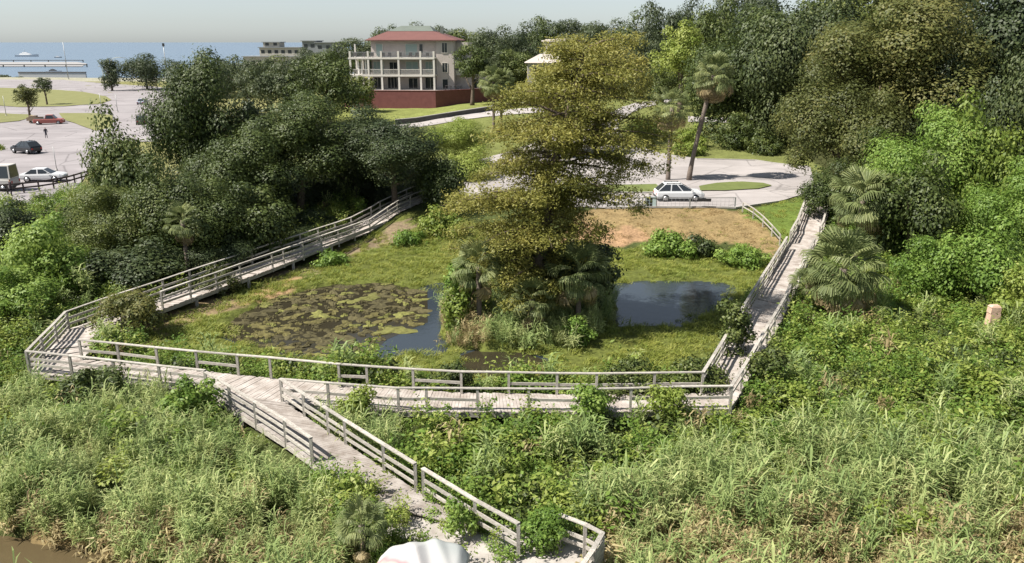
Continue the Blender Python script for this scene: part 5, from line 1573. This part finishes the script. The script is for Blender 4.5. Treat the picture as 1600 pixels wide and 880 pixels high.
for i in range(3): part('notice', M['dark'], lambda m: (m.b2(-.50, -.28, -.045, -.031, .2 + .28 * i, .42 + .28 * i), m.b2(-.22, .0, -.045, -.031, .2 + .28 * i, .42 + .28 * i)), nb)
for s in (-.6, .4): part('post', M['steel'], lambda m: m.b2(s - .04, s + .04, -.04, .04, -.2, 1.1), nb)
span_fence('handrail', 'weathered handrail stepping down the bank right of the wire fence', [(1160, 332), (1185, 348), (1208, 372), (1218, 384)], .85, 1.6, (.83, .45), M['wood'], .09, .09, .05)

# pale stump in the vines
c = G(1545, 528)
M['stump'] = mat('pinkish_weathered_timber', (.52, .37, .28), .9, var=.35, scale=4, col2=(.34, .22, .16), bump=.5)
st_ = thing('timber_post', (c.x, c.y, c.z), 'pinkish squared timber post sticking out of the vines', 'post')
def stp(m):
    for z0, z1, a, b in ((-.3, 1.5, .33, .27), (1.5, 1.85, .27, .27), (1.85, 1.95, .27, .19)):
        m.add([(-a, -a * .8, z0), (a, -a * .8, z0), (a, a * .8, z0), (-a, a * .8, z0), (-b + .04, -b * .8, z1), (b + .04, -b * .8, z1), (b + .04, b * .8, z1), (-b + .04, b * .8, z1)],
              [(3, 2, 1, 0), (4, 5, 6, 7), (0, 1, 5, 4), (1, 2, 6, 5), (2, 3, 7, 6), (3, 0, 4, 7)])
part('shaft', M['stump'], stp, st_)

# canopy at the bottom edge
cm = bpy.data.materials.new('printed_canvas'); cm.use_nodes = True
nt = cm.node_tree; p = nt.nodes['Principled BSDF']; p.inputs['Roughness'].default_value = .7
tc = nt.nodes.new('ShaderNodeTexCoord'); mp = nt.nodes.new('ShaderNodeMapping'); mp.inputs['Rotation'].default_value = (0, 0, .5)
nz = nt.nodes.new('ShaderNodeTexNoise'); nz.inputs['Scale'].default_value = .8
sx = nt.nodes.new('ShaderNodeSeparateXYZ'); cr = nt.nodes.new('ShaderNodeValToRGB')
ad = nt.nodes.new('ShaderNodeMath'); ad.operation = 'MULTIPLY_ADD'; ad.inputs[1].default_value = .35
nt.links.new(tc.outputs['Object'], mp.inputs[0]); nt.links.new(mp.outputs[0], sx.inputs[0]); nt.links.new(tc.outputs['Object'], nz.inputs['Vector'])
mr = nt.nodes.new('ShaderNodeMapRange'); mr.inputs[1].default_value = -1.8; mr.inputs[2].default_value = 1.6
nt.links.new(sx.outputs['Y'], mr.inputs[0]); nt.links.new(nz.outputs['Fac'], ad.inputs[0]); nt.links.new(mr.outputs[0], ad.inputs[2]); nt.links.new(ad.outputs[0], cr.inputs[0])
e = cr.color_ramp.elements
while len(e) < 7: e.new(.5)
for i, (ps, cc) in enumerate(((0, (.40, .41, .40)), (.34, (.44, .44, .43)), (.42, (.55, .36, .12)), (.50, (.55, .50, .40)), (.58, (.48, .20, .21)), (.66, (.52, .49, .48)), (1, (.33, .35, .34)))):
    e[i].position = ps; e[i].color = (*cc, 1)
nt.links.new(cr.outputs[0], p.inputs['Base Color'])
c = atz(655, 890, 1.3)
cn = thing('canopy', (c.x, c.y, .5), 'sagging white canvas canopy with pink and yellow bands at the bottom edge', 'canopy')
nu, nv_ = 44, 36
v = []
for j in range(nv_):
    for i in range(nu):
        u, w = i / (nu - 1) * 2 - 1, j / (nv_ - 1) * 2 - 1
        xx, yy = u * 1.35 + .1 * w, w * 1.15
        z = 1.25 + .10 * abs(((u * 2.1 + w * .6) % 1) - .5) - .42 * abs(u + .25 - .35 * w) ** 1.25 - .22 * abs(w - .35) ** 1.5 - .10 * max(0, math.sin(5 * u + 2.2 * w)) - .2 * max(0, abs(u) - .8) * 4 - .12 * max(0, abs(w) - .85) * 5
        v.append((xx, yy, max(.12, z)))
f = [(j * nu + i, j * nu + i + 1, (j + 1) * nu + i + 1, (j + 1) * nu + i) for j in range(nv_ - 1) for i in range(nu - 1)]
fo = MB().add(v, f, True).build('canvas', cm, cn)
sd_ = fo.modifiers.new('thick', 'SOLIDIFY'); sd_.thickness = .02
for a, b in ((-1.2, -1), (1.2, -1), (-1.2, 1), (1.2, 1)): part('pole', M['steel'], lambda m: m.tube([(a * .8, b * .8, -.6), (a * .8, b * .8, .75)], .025, 6), cn)

# lamp posts and masts
M['pole'] = mat('pale_green_pole', (.42, .44, .36), .5, var=.1)
def lamp(label, px, py, h, arm, rz=0.0):
    p_ = G(px, py)
    t = thing('street_lamp', tuple(p_), label, 'street lamp', rz=rz)
    pts = [(0, 0, -.2), (0, 0, h * .55), (0, 0, h * .82)] + [(arm * (1 - math.cos(a)), 0, h * .82 + h * .18 * math.sin(a)) for a in (.3, .6, .9, 1.2, 1.57)] + [(arm * 1.4, 0, h * .985)]
    part('pole', M['pole'], lambda m: m.tube(pts, [.17, .14, .11, .10, .09, .09, .08, .08, .07], 8), t)
    part('lamp_head', M['steel'], lambda m: m.box((arm * 1.4 + .4, 0, h * .98), (1.0, .34, .16)), t)
    part('base', M['kerb'], lambda m: m.tube([(0, 0, -.2), (0, 0, .5)], .26, 10), t)
lamp('pale street lamp with long curved arm by the far trees', 178, 136, 10.0, 3.2)
lamp('pale street lamp, leftmost of the curved pair by far trees', 164, 137, 7.2, -.9)
lamp('pale street lamp standing between the other two by far trees', 171, 137, 7.2, -.7)
def pole(label, px, py, top_row, r=.09, name='pole_mast', cap=True):
    p_ = G(px, py)
    h = at(px, top_row, p_.y).z - p_.z
    t = thing(name, tuple(p_), label, 'pole')
    part('shaft', M['steel'], lambda m: m.tube([(0, 0, -.2), (0, 0, h)], [r, r * .6], 8), t)
    part('base', M['kerb'], lambda m: m.tube([(0, 0, -.2), (0, 0, .35)], r * 2.4, 8), t)
    return t
pole('tall thin mast on the shore in front of the sea', 107, 124, 66, .16)
pole('thin pole on the left lot behind the rail fence', 89, 268, 229, .05)
pole('slim post at the left end of the grass island', 10, 182, 150, .07)
pole('thin post between the two grass islands', 160, 180, 146, .07)
pole('thin pole right of the grass islands', 184, 176, 148, .07)
t = pole('dark signal mast rising above the far trees', 262, 128, 70, .2)
part('signal_box', M['dark'], lambda m: m.b2(-.35, .35, -.3, .3, 13.4, 14.6), t)
pole('wooden pole in the clearing left of the villa', 390, 160, 118, .12)

# ================================================================ THE SHORE AND THE SEA
def sea_at(px, row): return atz(px, row, -1.0)
def strip(name, pix, z, material, kind='structure', label=None, cat=None):
    q = [sea_at(a, b) for a, b in pix]
    m = MB(); m.prism([(u.x, u.y) for u in q], -2.5, z)
    o = m.build(name, material)
    return tag(o, label, cat, kind=kind)
M['rock'] = mat('wet_grey_rock', (.20, .19, .18), .9, var=.4, scale=.3)
M['beach'] = mat('pale_beach_sand', (.28, .275, .275), .95, var=.12, scale=.05)
strip('sandbar', [(-600, 104.5), (128, 104.5), (136, 100), (120, 97.2), (-600, 97.2)], -.75, M['beach'])
def pier(label, a, b, Yrow):
    q0, q1 = sea_at(a, Yrow), sea_at(b, Yrow)
    t = thing('pier', tuple(q0), label, 'pier')
    Lp = q1.x - q0.x
    part('deck', M['darkstone'], lambda m: m.b2(0, Lp, -1.2, 1.2, 1.2, 1.7), t)
    n = int(Lp / 14)
    for k in range(n + 1): part('pile', M['darkstone'], lambda m: m.tube([(Lp * k / n, 0, -2), (Lp * k / n, 0, 1.2)], .4, 7), t)
pier('long low pier across the water, the nearer of two', -60, 136, 104.5)
pier('long low pier across the water, the farther of two', -60, 130, 97)
M['seawall'] = mat('white_sea_wall', (.42, .42, .41), .85, var=.1, scale=.2)
c = G(-120, 124)
sw = thing('sea_wall', (0, 388, 0), 'long white sea wall along the shore', 'wall')
part('wall', M['seawall'], lambda m: m.b2(at(30, 120, 388).x, at(135, 120, 388).x, -.4, .4, -1, 2.2), sw)
part('coping', M['darkstone'], lambda m: m.b2(at(30, 120, 388).x, at(135, 120, 388).x, -.6, .6, 2.201, 2.6), sw)
def boat(label, px, row, Lb, hull, cabin, rz=0.0, name='motor_yacht'):
    q = sea_at(px, row)
    t = thing(name, (q.x, q.y, -1.0), label, 'boat', rz=rz)
    rings = []
    for s in np.linspace(-.5, .5, 11):
        w = Lb * .13 * (1 - max(0, (s - .1) / .4) ** 2 * .97); sh = Lb * (.075 + .05 * max(0, s) ** 1.5 * 2)
        rings.append([(s * Lb, -w, sh), (s * Lb, -w * .8, -Lb * .01), (s * Lb, 0, -Lb * .03), (s * Lb, w * .8, -Lb * .01), (s * Lb, w, sh)])
    m = MB(); loft(m, rings); m.build('hull', hull, t)
    part('cabin', cabin, lambda m: hip(m, -Lb * .32, Lb * .18, -Lb * .09, Lb * .09, Lb * .075, -Lb * .28, Lb * .08, -Lb * .075, Lb * .075, Lb * .15), t)
    part('wheelhouse', cabin, lambda m: hip(m, -Lb * .2, Lb * .04, -Lb * .07, Lb * .07, Lb * .151, -Lb * .18, -Lb * .02, -Lb * .06, Lb * .06, Lb * .20), t)
    part('mast', M['steel'], lambda m: m.tube([(-Lb * .1, 0, Lb * .2), (-Lb * .1, 0, Lb * .3)], Lb * .006, 6), t)
boat('white motor yacht out on the water at the left', 43, 88.5, 26, PAINT['white'], PAINT['white'], .1)
boat('small dark boat far out on the water', 91, 90, 8, PAINT['grey'], PAINT['white'], .2, 'small_boat')
boat('small white boat moored near the shore', 85, 113, 9, PAINT['white'], PAINT['grey'], 0, 'small_boat')
for i, (sp, lb) in enumerate((((8, 117, 124, 8, 372), 'low dark shore bush at the left edge'), ((28, 120, 125, 10, 370), 'low dark shore bush left of the sea wall'))):
    tree('shrub', lb, sp, 'far', 'shrub', leaf=.5, seed=300 + i, cap=1500)
